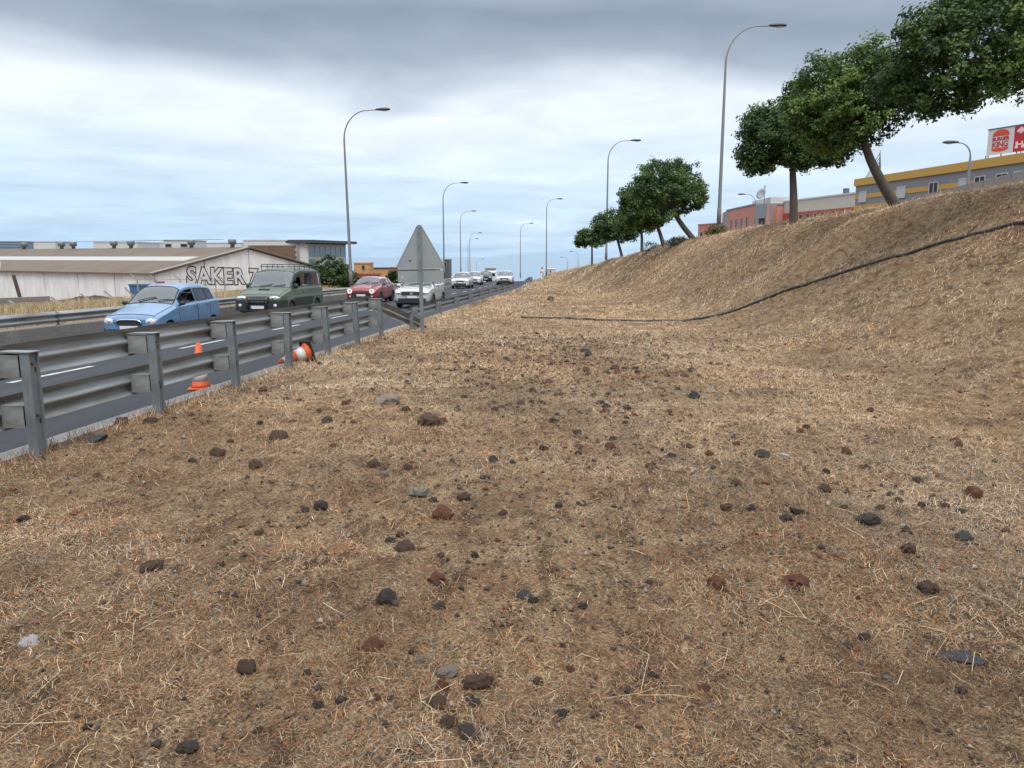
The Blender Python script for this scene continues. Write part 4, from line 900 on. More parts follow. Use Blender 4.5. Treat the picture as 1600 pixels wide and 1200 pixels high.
# graffiti on the gable
GB = mat('graffiti_black', (.02, .02, .022), rough=.8, amount=.3); GW = mat('graffiti_white', (.58, .58, .58), rough=.8, amount=.4, col2=(.4, .4, .42), scale=2)
def text_mesh(s, size, off, depth, m, name, spacing=1.0, bold=0):
    cu = bpy.data.curves.new('t', 'FONT'); cu.body = s; cu.size = size; cu.offset = off; cu.extrude = depth; cu.resolution_u = 4; cu.align_x = 'CENTER'; cu.space_character = spacing
    ob = bpy.data.objects.new('t', cu); COL.objects.link(ob); bpy.context.view_layer.update(); dg = bpy.context.evaluated_depsgraph_get(); me = bpy.data.meshes.new_from_object(ob.evaluated_get(dg)); bpy.data.objects.remove(ob)
    me.name = name; me.materials.clear(); me.materials.append(m); return me
def gx(u): # gable coordinate for a photograph column
    return min(np.linspace(0, WG, 600), key=lambda s_: abs(800+F*((C0+gd*s_).x)/((C0+gd*s_).y)-u))
for ch, u, sz, tl in (('S', 303, 2.35, .08), ('A', 323, 2.3, -.03), ('K', 342, 2.3, .03), ('E', 360, 2.25, 0), ('R', 377, 2.3, -.04), ('7', 399, 2.25, .05)):
    x_ = gx(u); zz2 = P(u, 443, C0.y+gd.y*x_).z-zb_
    for off, m_, yy_, dp in ((.17, GB, -.012, .004), (.055, GW, -.024, .004)):
        link('graffiti_letter', text_mesh(ch, sz, off, dp, m_, 'graffiti_letter'), wh, (x_, yy_, zz2), (PI/2, tl, 0))
MB().box(0.3, 1.1, -.05, -.01, he-2.4, he-.75).build('red_door', mat('faded_red', (.22, .03, .035), rough=.7, amount=.5), wh)
gt = MB()
g_ = random.Random(4)
for k in range(14):
    x_ = gx(g_.uniform(395, 470)); z_ = P(400, 460, C0.y+gd.y*x_).z-zb_+g_.uniform(-.3, .5); pts = [(x_+g_.uniform(-.5, .5), -.02, z_+g_.uniform(-.45, .45)) for _ in range(4)]; gt.tube(pts, .03, 4)
gt.build('graffiti_tag', GB, wh)

BRICK = mat('ochre_block_wall', (.19, .12, .075), rough=.95, col2=(.10, .07, .05), amount=.9, scale=2.5)
WHT = mat('white_render', (.52, .53, .53), rough=.85, amount=.4, scale=.7); BGREY = mat('blue_grey_cladding', (.16, .23, .30), rough=.6, amount=.4, scale=.3)
def far_block(name, label, u0, u1, v0, v1, Y0, Y1, depth, m, wins=(), roof=None, cat='building', zdown=8):
    A = P(u0, v0, Y0); B = P(u1, v0, Y1); z1 = A.z; z0 = min(P(u0, v1, Y0).z, P(u1, v1, Y1).z)-zdown
    t, L = facade(name, label, A, B, depth, z0, z1, m, cat, roof=roof)
    for f0, f1, g0, g1, gm, ml in wins: hgt = P(u0, v0, Y0).z-P(u0, v1, Y0).z; win(t, L*f0, L*f1, (z1-z0)-hgt*g1, (z1-z0)-hgt*g0, gm, mull=ml)
    return t, L, z1-z0
t, L, hh = far_block('industrial_building', 'white-edged building with a brown block wall behind the warehouse', 380, 480, 376, 412, 150, 150, 20, WHT, roof=WHT)
for r_i in range(7):
    for k in range(16):
        x0 = .5+k*.62+(.31 if r_i % 2 else 0); z0 = hh-1.35-r_i*.5
        if x0+.6 < L*.80: MB().box(x0+.4, x0+.98, -.12, -.003, z0+.02, z0+.46).build('block', BRICK, t)
MB().box(L*.83, L*.87, -.3, -.003, 0, hh-.1).build('pillar', CONC, t)
GGL = mat('green_tinted_glass', (.10, .17, .17), rough=.2, amount=.5, scale=.6, coat=.5)
t, L, hh = far_block('office_building', 'glass-fronted office building under an overhanging dark flat roof', 481, 540, 381, 415, 150, 166, 5, mat('pale_panel', (.40, .43, .42), amount=.4), roof=DARKJ)
for k in range(7): win(t, .35+k*(L-.5)/7, .35+(k+.86)*(L-.5)/7, hh-2.4, hh-.45, GGL)
MB().box(-1.0, L+2.2, -1.6, 6.5, hh+.19, hh+.75).build('overhang', mat('dark_overhang', (.05, .052, .06), rough=.6), t)
for k in range(3): MB().box(.2, 2.2, -.4, -.003, hh-3.6-k*1.0, hh-2.9-k*1.0).build('balcony', GGL, t)
far_block('house', 'small white rooftop house with two dark windows behind the warehouse roof', 255, 295, 376, 388, 140, 140, 8, WHT, [(.08, .30, .45, .8, None, 0), (.68, .92, .45, .8, None, 0)], WHT)
far_block('industrial_building', 'low white building with a pale parapet behind the warehouse ridge', 146, 215, 379, 390, 170, 170, 10, WHT, roof=WHT)
far_block('industrial_building', 'narrow white rooftop block beside the first roof vent', 52, 86, 378, 390, 175, 175, 8, WHT, roof=WHT)
far_block('industrial_building', 'long low white building behind the wires over the warehouse', 215, 256, 379.5, 390, 180, 180, 10, WHT, roof=WHT)
far_block('industrial_building', 'white flat-roofed building with a thin mast behind the warehouse', 318, 378, 380, 390, 175, 175, 10, WHT, roof=WHT)
t, L, hh = far_block('industrial_building', 'blue-grey clad building beyond the end of the warehouse', -60, 35, 378, 398, 190, 190, 20, BGREY, roof=BGREY)
for k in range(5): MB().box(0, L, -.06, -.003, hh-.7-k*.7, hh-.62-k*.7).build('cladding_joint', DARKJ, t)
ORG = mat('orange_render', (.48, .26, .12), rough=.85, amount=.4, scale=.5); ORR = mat('brick_red_render', (.34, .11, .075), rough=.85, amount=.4, scale=.5)
far_block('house', 'orange house with a small dark red window', 553, 576, 412, 440, 120, 120, 4, ORG, [(.55, .72, .10, .35, None, 0)], ORG)
far_block('house', 'long pale orange house with a dark flat roof edge', 576, 606, 420, 440, 126, 126, 4, ORG, [(.2, .3, .3, .6, None, 0)], DARKJ)
far_block('wall', 'low brick red wall in front of the orange house', 556, 594, 429, 445, 110, 110, .4, ORR, roof=ORR, cat='wall', zdown=3)
far_block('house', 'brick red house beside the triangular sign', 609, 645, 419, 440, 140, 140, 9, ORR, [(.2, .3, .2, .5, None, 0)], ORR)
far_block('house', 'narrow dark house behind the lamp post by the sign', 692, 701, 406, 428, 170, 170, 8, mat('dark_house', (.07, .07, .08), amount=.4), [(.3, .6, .2, .5, None, 0)])
far_block('industrial_building', 'grey roadside board beyond the crest of the road', 758, 774.5, 420, 429, 190, 190, .3, mat('board_grey', (.30, .32, .32), amount=.6), cat='sign board', roof=CONC, zdown=4)
far_block('house', 'pale low house at the end of the bank', 857, 868, 421, 427, 180, 180, 8, WHT, [(.2, .35, .3, .7, None, 0)], WHT)

# right: yellow and grey building
YEL = mat('ochre_yellow_render', (.47, .285, .060), rough=.85, amount=.4, scale=.6, col2=(.36, .21, .05)); GRB = mat('slate_grey_render', (.20, .215, .24), rough=.85, amount=.4, scale=.6)
A = P(1338, 283, 82); B = P(1680, 231, 57); B.z = A.z
t, L = facade('long_building', 'long grey building with ochre yellow bands and small windows', A, B, 14, A.z-9, A.z, GRB, roof=YEL); hh = 9
MB().box(-.15, L+.1, -.16, -.003, hh-.52, hh+.19).build('yellow_fascia', YEL, t); MB().box(-.162, -.003, 0, 14, hh-.52, hh+.19).build('yellow_fascia', YEL, t)
MB().box(0, L, -.05, -.003, hh-1.85, hh-1.42).build('yellow_band', YEL, t); MB().box(0, L*.36, -.052, -.003, hh-5.4, hh-2.5).build('yellow_band', YEL, t)
for f in (.02, .25, .42, .56, .63, .72, .79, .86, .92): win(t, L*f+.3, L*f+1.35, hh-2.15, hh-1.2, GLP if int(f*100) % 3 else GLB, mat('window_white', (.5, .51, .52)), mull=1, y=-.05)
# billboard on its roof
def up(u, v, Y): return P(u, v, Y)
A = P(1541, 243, 66); B = P(1665, 246, 60); d = (B-A); d.z = 0; hB = P(1541, 204, 66).z-A.z
bb = thing('billboard', 'rooftop billboard with a bun-shaped restaurant logo and a red panel', 'billboard', A, (0, 0, math.atan2(d.y, d.x))); LB = d.length
BW = mat('billboard_white', (.52, .55, .58), rough=.5, amount=.15); BR = mat('billboard_red', (.40, .012, .03), rough=.5, amount=.2); BO = mat('logo_orange_red', (.55, .055, .02), rough=.5, amount=.1); BP = mat('icon_pink_white', (.66, .52, .55), rough=.5, amount=.1)
LW = 2.25; FR = mat('steel_frame', (.13, .14, .16), rough=.5, metal=.3)
MB().box(0, LW, 0, .12, 0, hB).build('white_panel', BW, bb); MB().box(LW+.002, LB, 0, .12, 0, hB).build('red_panel', BR, bb)
MB().box(-.05, LB, -.03, .15, hB+.002, hB+.10).build('top_rail', FR, bb)
cxx = 1.13; w_ = .72; zc2 = hB*.5
top = [(cxx-w_, zc2+.42)]+[(cxx+w_*math.cos(a)*-1, zc2+.42+.50*math.sin(a)**.8) for a in np.linspace(.05, PI-.05, 15)]+[(cxx+w_, zc2+.42)]
MB().prism(top, -.02, -.002).build('logo_bun', BO, bb)
bot = [(cxx-w_, zc2-.50)]+[(cxx-w_*math.cos(a), zc2-.50-.30*math.sin(a)**.6) for a in np.linspace(.05, PI-.05, 15)]+[(cxx+w_, zc2-.50)]
MB().prism(bot, -.02, -.002).build('logo_bun', BO, bb)
for s_, sz, zz3 in (('BURGER', .40, zc2+.06), ('KING', .60, zc2-.44)): link('logo_text', text_mesh(s_, sz, .016, .006, mat('logo_dark_red', (.38, .015, .03), amount=0), 'logo_text', .95), bb, (cxx, -.012, zz3), (PI/2, 0, 0))
ic = MB(); ic.prism([(LW+.25, zc2+.50), (LW+.85, zc2+.50), (LW+.90, zc2+.62), (LW+.55, zc2+.92), (LW+.20, zc2+.62)], -.02, -.003); ic.prism([(LW+.45, zc2+.38), (LW+.65, zc2+.38), (LW+.65, zc2+.47), (LW+.45, zc2+.47)], -.02, -.003); ic.build('icon', BP, bb)
ic = MB()
for cx3 in (.28, .80): ic.lathe([(.06, -.02), (.14, -.02), (.14, -.003), (.06, -.003)], 14, (LW+cx3, 0, zc2-.62), 'y')
ic.prism([(LW+.2, zc2-.5), (LW+.85, zc2-.5), (LW+.7, zc2-.15), (LW+.62, zc2-.38), (LW+.4, zc2-.38), (LW+.35, zc2-.2), (LW+.18, zc2-.2)], -.022, -.004); ic.build('icon', BP, bb)
lg = MB()
for x_ in np.linspace(-.1, LB, 6): lg.tube([(x_, .10, -1.1), (x_, .10, 0)], .045, 5)
lg.tube([(-.3, .1, -.35), (LB, .1, -.35)], .04, 5); lg.tube([(-1.0, 1.6, -1.1), (0, .16, hB)], .04, 5); lg.tube([(2, 2.0, -1.1), (2, .16, hB)], .04, 5); lg.build('support_frame', FR, bb)
# lattice hoarding seen edge-on
A = P(1372, 280, 96); lat = thing('lattice_hoarding', 'open steel lattice hoarding standing behind the leaning trunk', 'hoarding', A, (0, 0, R(62))); hL = P(1372, 235, 96).z-A.z
lm = MB()
for k in range(9): lm.tube([(k*.42, 0, -2), (k*.42, 0, hL-.18*k)], .035, 4)
for k in range(12): lm.tube([(0, .02, k*hL/12), (3.4, .02, k*(hL-1.4)/12)], .03, 4)
lm.build('lattice', FR, lat); lm = MB()
for k in range(5): lm.tube([(k*.8, 0, hL-.3-.35*k), (k*.8, 2.0, -1)], .04, 4)
lm.build('brace', FR, lat)
# white and red building
REDR = mat('salmon_red_render', (.36, .10, .075), rough=.85, amount=.4, scale=.6)
A = P(1225, 316, 104); B = P(1336, 300, 90); B.z = A.z
t, L = facade('terrace_building', 'long building with a cream upper storey over a red window band', A, B, 12, A.z-9, A.z, mat('cream_panel', (.50, .475, .42), rough=.8, amount=.3, scale=.5), roof=WHT)
MB().box(0, L, -.05, -.003, 9-3.6, 9-1.45).build('red_band', REDR, t)
for k in range(8): win(t, L*(.16+k*.105), L*(.16+k*.105)+.6, 9-2.75, 9-1.85, GLB, y=-.05)
MB().box(L*.75, L*.75+.5, 1, 1.5, 9.182, 9.9).build('chimney', FR, t)
# pink corner building
PINK = mat('salmon_pink_render', (.45, .205, .165), rough=.85, amount=.4, scale=.6, col2=(.36, .15, .12)); BGR = mat('blue_grey_render', (.20, .235, .265), rough=.85, amount=.3)
A = P(1136, 329, 118); M1 = P(1180, 320, 104); M2 = P(1204, 320, 102); B = P(1252, 323, 112); zt_ = M1.z
def seg(name, label, A, B, m, parent=None): return facade(name, label, A, B, 6, zt_-9, zt_, m, roof=BGR)
t, L = seg('corner_building', 'salmon pink corner building with a blue-grey corner bay and roof dish', A, M1, PINK)
for k in range(4): win(t, L*(.17+.19*k), L*(.17+.19*k)+.75, 9-2.75, 9-1.45)
for k in range(4): win(t, L*(.17+.19*k), L*(.17+.19*k)+.75, 9-5.2, 9-4.2)
def wing(A, B, m, wins, d0=None):
    r_ = t.rotation_euler.z; X = Vector((math.cos(r_), math.sin(r_))); Yv = Vector((-math.sin(r_), math.cos(r_))); o_ = t.location.xy
    a = Vector(((A.xy-o_).dot(X), (A.xy-o_).dot(Yv))); b = Vector(((B.xy-o_).dot(X), (B.xy-o_).dot(Yv))); dd = b-a; l_ = dd.length; nn = Vector((-dd.y, dd.x)).normalized()
    q_ = [a, b, b+nn*.5, a+nn*.5]; V = [(p.x, p.y, z) for z in (0, 9.01) for p in q_]
    w_o = MB().add(V, [(3, 2, 1, 0), (4, 5, 6, 7)]+[(i, (i+1) % 4, (i+1) % 4+4, i+4) for i in range(4)]).build('wing_wall', m, t)
    for (f0, f1, za, zb2) in wins:
        p = a+dd*(f0+f1)/2; f_ = dd.normalized(); hw = l_*(f1-f0)/2; out2 = -nn
        o = MB().obox((p.x+out2.x*.02, p.y+out2.y*.02, (za+zb2)/2), (f_.x, f_.y, 0), (out2.x, out2.y, 0), (0, 0, 1), hw+.08, .03, (zb2-za)/2+.08).build('window', FRW, t)
        MB().obox((p.x+out2.x*.045, p.y+out2.y*.045, (za+zb2)/2), (f_.x, f_.y, 0), (out2.x, out2.y, 0), (0, 0, 1), hw, .012, (zb2-za)/2).build('pane', GLB, o)
wing(M1+Vector((.02, -.05, 0)), M2, BGR, [(.28, .70, 9-3.1, 9-1.75)]); wing(M2+Vector((.03, .02, 0)), B, PINK, [(.35, .45, 9-3.2, 9-1.9), (.55, .65, 9-3.2, 9-1.9)])
wing(P(1129, 334, 124), A-Vector((.02, .03, 0)), BGR, [(.2, .8, 9-4.3, 9-1.9)])
dz_ = MB().lathe([(0, 0), (.25, .03), (.5, .12), (.7, .26), (.72, .28), (.5, .16), (.25, .07), (0, .04)], 20).build('satellite_dish', mat('dish_grey', (.30, .31, .32), amount=.3), t, True, (L*.85+1.0, 1.2, 10.4), (R(70), 0, R(35)))
ant = MB().tube([(L*.85+1.0, 1.5, 9.1), (L*.85+1.0, 1.5, 11.6)], .05, 5); ant.tube([(L*.85+.6, 1.5, 11.4), (L*.85+1.4, 1.5, 11.4)], .03, 4); ant.build('mast', FR, t)
MB().box(L*.42, L*1.0, 2.0, 5, 9.19, 10.0).build('roof_room', WHT, t)
t2, L2, h2 = far_block('house', 'low pink house with a white chimney beside the tall lamp post', 1091, 1133, 352, 372, 132, 124, 8, PINK, [(.10, .18, .55, .9, None, 0), (.30, .38, .55, .9, None, 0)], PINK)
MB().box(L2*.55, L2*.55+.5, 1, 1.5, h2+.185, h2+1.6).build('chimney', WHT, t2)
# concrete parapet in front of the yellow building
A = gnd(1408, 316); A = P(1405, 314, 46); B = P(1690, 244, 30); tt = thing('parapet', 'sloping grey concrete parapet along the road above the bank', 'wall', (A.x, A.y, 0)); dv = B-A; n_ = 7
for k in range(n_):
    a, b = A+dv*(k/n_), A+dv*((k+.985)/n_); a, b = a-Vector((A.x, A.y, 0)), b-Vector((A.x, A.y, 0)); o_ = Vector((.5, .25, 0)); V = []
    for p in (a, b): V += [p, p+o_*.4, p+o_*.4-Vector((0, 0, 2.6)), p-Vector((0, 0, 2.6))]
    MB().add(V, [(0, 1, 2, 3), (7, 6, 5, 4), (0, 4, 5, 1), (1, 5, 6, 2), (2, 6, 7, 3), (3, 7, 4, 0)]).build('panel', CONC, tt)

# ------------------------------------------------------------------ left verge: block wall, mound, broken fence
BLOCK = mat('grey_block', (.20, .195, .185), rough=.95, amount=.6, scale=3)
A = P(-25, 474, 44); B = P(82, 465, 47); zt_ = P(60, 463, 47).z; bw = thing('block_wall', 'low grey concrete block wall in the dry grass before the warehouse', 'wall', (A.x, A.y, zt_-1.9), (0, 0, math.atan2(B.y-A.y, B.x-A.x))); Lb = (B-A).xy.length
for r_i in range(8):
    for k in range(int(Lb/.42)+1):
        x0 = k*.42-(.21 if r_i % 2 else 0); x1 = min(x0+.41, Lb); x0 = max(0, x0)
        if x1-x0 > .05: MB().box(x0, x1, random.uniform(-.01, .01), .2, r_i*.24, r_i*.24+.232).build('block', BLOCK, bw)
md = P(150, 474, 52); 
def mound():
    g = np.random.default_rng(5); n = 26; V = []; Fc = []
    for i in range(n+1):
        for j in range(n+1):
            u, v_ = i/n*2-1, j/n*2-1; r_ = math.hypot(u, v_); V.append((u*3.2, v_*1.2, max(0, 1-r_**2.2)**.6*.85*(.7+.6*float(fbm(u*4+3, v_*4, 3, 3)))-.3))
    Fc = [(i*(n+1)+j, (i+1)*(n+1)+j, (i+1)*(n+1)+j+1, i*(n+1)+j+1) for i in range(n) for j in range(n)]
    o = link('soil_mound', mesh_from('soil_mound', V, Fc, mat('dark_soil', (.045, .036, .03), rough=1, amount=.8, scale=4, bump=1, bscale=12), True), None, (md.x, md.y, P(150, 474, 52).z-.1), (0, 0, .3)); tag(o, 'heap of dark soil and rubble in front of the whitewashed wall', 'mound')
mound()
FPC = mat('fence_post_concrete', (.27, .26, .25), rough=.9, amount=.6, scale=6)
fn = thing('wire_fence', 'old wire fence with bent-top posts in front of the warehouse gable', 'fence', (-20, 40, 0)); tops = []
def fpost(u, vb, vt, Y, lean=0.0):
    b = P(u, vb, Y)-Vector((-20, 40, 0)); h = P(u, vt, Y).z-P(u, vb, Y).z; b.z = P(u, vb, Y).z; s_ = Vector((math.sin(lean), 0, math.cos(lean)))
    m = MB().tube([b-s_*.6, b+s_*h*.82], .045, 5).tube([b+s_*h*.80, b+s_*h*.82+Vector((-.38, -.1, h*.18))], .04, 5); m.build('post', FPC, fn); return b+s_*h*.8
for u, vb, vt, Y in ((217, 470, 428, 50), (246, 468, 430, 53), (283, 466, 429, 56), (320, 464, 431, 59), (338, 462, 432, 61), (352, 461, 432, 63)): tops.append(fpost(u, vb, vt, Y))
wr = MB()
for k in range(4): wr.tube([p-Vector((0, 0, .35*k)) for p in tops], .012, 4)
wr.build('wire', FR, fn)
bf = thing('broken_fence', 'row of leaning broken concrete fence posts with sagging wire', 'fence', (-24, 36, 0)); tp = []
for u0, v0, u1, v1, Y in ((98, 478, 80, 464, 38), (34, 483, 14, 470, 36), (144, 474, 126, 459, 40), (182, 470, 163, 455, 43), (210, 466, 195, 449, 46)):
    a = P(u0, v0, Y)-Vector((-24, 36, 0)); b = P(u1, v1, Y)-Vector((-24, 36, 0)); d0 = (b-a); MB().tube([a-d0*.3, b], .055, 5).build('post', FPC, bf); tp.append((u0, a))
tp = [a for _, a in sorted(tp, key=lambda q: q[0])]
MB().tube(tp, .015, 4).build('wire', FR, bf)
q = P(33, 458, 60); pz = P(21, 430, 60); ps_ = MB().tube([(0, 0, -1), (pz.x-q.x, 0, pz.z-q.z)], .13, 6).build('fence_stake', mat('rusty_stake', (.075, .05, .045), rough=.9, amount=.8, scale=2), None, False, q); tag(ps_, 'dark rusty leaning stake against the whitewashed wall', 'stake')
q = P(225, 452, 60); bn = thing('waste_bin', 'blue waste container behind the light blue hatchback', 'waste bin', (q.x, q.y, P(225, 475, 60).z)); BB = mat('bin_blue', (.045, .13, .26), rough=.6); hb_ = P(225, 446, 60).z-P(225, 475, 60).z
MB().add([(-.75, -.5, 0), (.75, -.5, 0), (.75, .5, 0), (-.75, .5, 0), (-.85, -.6, hb_), (.85, -.6, hb_), (.85, .6, hb_), (-.85, .6, hb_)], [(3, 2, 1, 0), (4, 5, 6, 7), (0, 1, 5, 4), (1, 2, 6, 5), (2, 3, 7, 6), (3, 0, 4, 7)]).build('body', BB, bn); MB().box(-.9, .9, -.65, .65, hb_+.002, hb_+.12).build('lid', BB, bn)

# ------------------------------------------------------------------ irrigation pipes on the bank
HOSE = mat('black_pipe', (.022, .022, .023), rough=.75, amount=.6, col2=(.045, .04, .036), scale=5)
def pipe(name, label, pxs, r, cat='pipe'):
    key = [gnd(u, v) for u, v in pxs]; xs = np.arange(len(key)); f = [pchip(xs, [k[i] for k in key]) for i in (0, 1)]; pts = []
    for t in np.linspace(0, len(key)-1, len(key)*9):
        x, y = float(f[0](t)), float(f[1](t)); w_ = (float(vn(np.array([t*2.3]), np.array([1.5]), 9)[0])-.5); pts.append((x+w_*.05, y+w_*.05, hz(x, y)+r*(.85+.5*w_)))
    o = MB().tube(pts, r, 8).build(name, HOSE, None, True); tag(o, label, cat); return o
pipe('water_pipe', 'thick black pipe lying across the bank and down into the grass', [(815, 497), (860, 498.5), (900, 500), (950, 502), (1000, 503), (1060, 503), (1100, 498), (1140, 489), (1200, 467), (1250, 449), (1300, 433), (1400, 403), (1500, 375), (1600, 350), (1680, 330)], .038)
pipe('irrigation_hose', 'thin black hose lying in the grass beyond the thick pipe', [(792, 494), (806, 488), (822, 483), (838, 480), (855, 478.5)], .022)

# ------------------------------------------------------------------ stones
RC = {'dark': ((.040, .037, .036), (.085, .072, .06)), 'brown': ((.060, .038, .030), (.125, .082, .060)), 'red': ((.10, .040, .027), (.185, .085, .052)), 'grey': ((.13, .115, .095), (.31, .28, .235)), 'slate': ((.05, .055, .060), (.10, .105, .11)), 'white': ((.42, .40, .38), (.6, .58, .56)), 'pink': ((.30, .14, .11), (.38, .2, .16))}
RM = {k: mat('stone_'+k, b, rough=.95, col2=a, amount=.9, scale=22, bump=.9, bscale=60, spec=.2) for k, (a, b) in RC.items()}
def rock_mesh(seed, m, rough_=.3, sub=3):
    b = bmesh.new(); bmesh.ops.create_icosphere(b, subdivisions=sub, radius=.5); g = np.random.default_rng(seed); o1 = g.uniform(0, 50, 3)
    pl_ = [Vector(g.normal(size=3)).normalized() for _ in range(7)]; ds_ = g.uniform(.30, .46, 7)
    for v_ in b.verts:
        p = v_.co.copy()
        for n_, d_ in zip(pl_, ds_):
            e_ = p.dot(n_)-d_
            if e_ > 0: p -= n_*e_*.85
        k = float(fbm(p.x*5+o1[0], p.y*5+p.z*3.3+o1[1], seed, 3))-.5; k2 = float(fbm(p.x*15+p.z*9+o1[2], p.y*15-p.z*7, seed+3, 2))-.5; v_.co = p*(1+k*rough_*1.6+k2*.22)
    me = bpy.data.meshes.new('stone'); b.to_mesh(me); b.free(); me.materials.append(m); me.polygons.foreach_set('use_smooth', [seed % 3 == 0]*len(me.polygons)); return me
RME = {k: [rock_mesh(100*i+j*7+1, RM[k], .42) for j in range(5)] for i, k in enumerate(RC)}
def zone(p):
    d_ = p.x-float(xg(p.y))
    if d_ < 1.6: return 'close to the guardrail posts'
    if p.x > 2.6+.08*p.y: return 'in straw at the foot of the bank'
    if p.y > 15.5: return 'in straw level with the triangular sign'
    if p.y > 9.5: return 'in straw level with the cones'
    return 'on the open verge short of the cones'
def stone(u, v, wpx, col, label, group=None, flat=.7, name='stone', pos=None, size=None, sink=.19):
    p = gnd(u, v) if pos is None else pos; s = size or wpx/F*math.hypot(p.y, CZ)*1.02
    o = bpy.data.objects.new(name, random.choice(RME[col])); COL.objects.link(o); o.scale = (s*random.uniform(.95, 1.1), s*random.uniform(.8, 1.1), s*flat*random.uniform(.85, 1.1))
    o.rotation_euler = (random.uniform(-.3, .3), random.uniform(-.3, .3), random.uniform(0, 6.28)); o.location = (p.x, p.y, p.z+o.scale.z*(.5-sink-.14)); return tag(o, label.replace('lying loose among the dry straw', zone(p)), 'stone', group)
big = [(606, 630, 38, 'grey', 'pale grey rounded stone with a small dark stone at its foot', .6), (672, 664, 40, 'brown', 'brown lava stone split to a rust-red face', .62), (692, 661, 18, 'red', 'rust-red chip leaning on the split brown lava stone', .9),
       (658, 775, 36, 'grey', 'pale speckled grey stone beside a small black stone', .65), (692, 808, 34, 'red', 'round reddish-brown stone behind the speckled grey stone', .8), (504, 796, 26, 'dark', 'lone round dark lava stone on brown straw', .95),
       (632, 858, 30, 'brown', 'crumbly brown stone half sunk in the straw', .6), (682, 906, 30, 'red', 'reddish crumbly stone with a straw stalk in front', .65), (605, 941, 30, 'dark', 'dark stone with an orange side patch', .95),
       (584, 1014, 32, 'red', 'brick-red angular stone lying alone in the straw', .8), (746, 1070, 46, 'brown', 'large blunt grey-brown stone among several smaller ones', .62), (700, 1053, 34, 'grey', 'flat pale greenish-grey stone behind the blunt brown stone', .45),
       (734, 1150, 36, 'dark', 'flat black stone at the end of the stone cluster', .5), (1190, 714, 30, 'dark', 'dark stone with a white chip next to it', .5), (1224, 713, 15, 'white', 'small white chip of stone beside a dark stone', .5),
       (1322, 709, 18, 'red', 'small rusty stone alone in pale straw', .8), (1357, 817, 38, 'dark', 'large dark grey oblong stone on the right verge', .65), (1507, 844, 27, 'slate', 'smooth rounded slate-grey stone on the right verge', .7),
       (1518, 775, 28, 'red', 'dark red wedge-shaped stone in pale straw', .85), (1117, 916, 36, 'red', 'reddish stone with a dark tip by the bare patch', .6), (1245, 911, 34, 'red', 'long reddish-brown stone with a white spot', .55),
       (1505, 1030, 70, 'slate', 'large flat slate slab sunk in the dry grass', .22), (1450, 922, 34, 'brown', 'brown stone half hidden under grey straw', .6), (38, 813, 20, 'dark', 'small black pebble on the straw below the first rail post', .7),
       (46, 1006, 28, 'white', 'pale flattened stone in reddish straw', .4), (55, 974, 18, 'pink', 'small pink brick fragment in reddish straw', .5), (236, 889, 40, 'brown', 'round clod of reddish-brown earth', .5), (386, 1050, 32, 'brown', 'dark brown lump of lava near the bare straw', .75),
       (294, 1171, 36, 'dark', 'flat dark stone in the reddish-brown foreground straw', .4), (1243, 801, 30, 'dark', 'black jagged stone with a small grey stone before it', .45), (1084, 622, 16, 'slate', 'blue-grey angular stone at the foot of the bank', 1.0),
       (152, 688, 34, 'slate', 'flat grey-green stone near the guardrail posts', .4), (820, 934, 20, 'slate', 'small bluish stone with a rusty one beside it', .9), (860, 470, 12, 'brown', 'brown clump near the thin hose', .9)]
for u, v, w_, c_, lb, fl in big:
    o_ = stone(u, v, w_, c_, lb, None, fl)
    if 'slab' in lb: o_.scale.y *= .55; o_.rotation_euler = (.0, .06, -.25); o_.location.z -= .004
SETS = {'dark': 'small dark lava stone lying loose among the dry straw', 'brown': 'small brown lava stone lying loose among the dry straw', 'red': 'small rust-red lava stone lying loose among the dry straw', 'grey': 'small pale grey stone lying loose among the dry straw'}
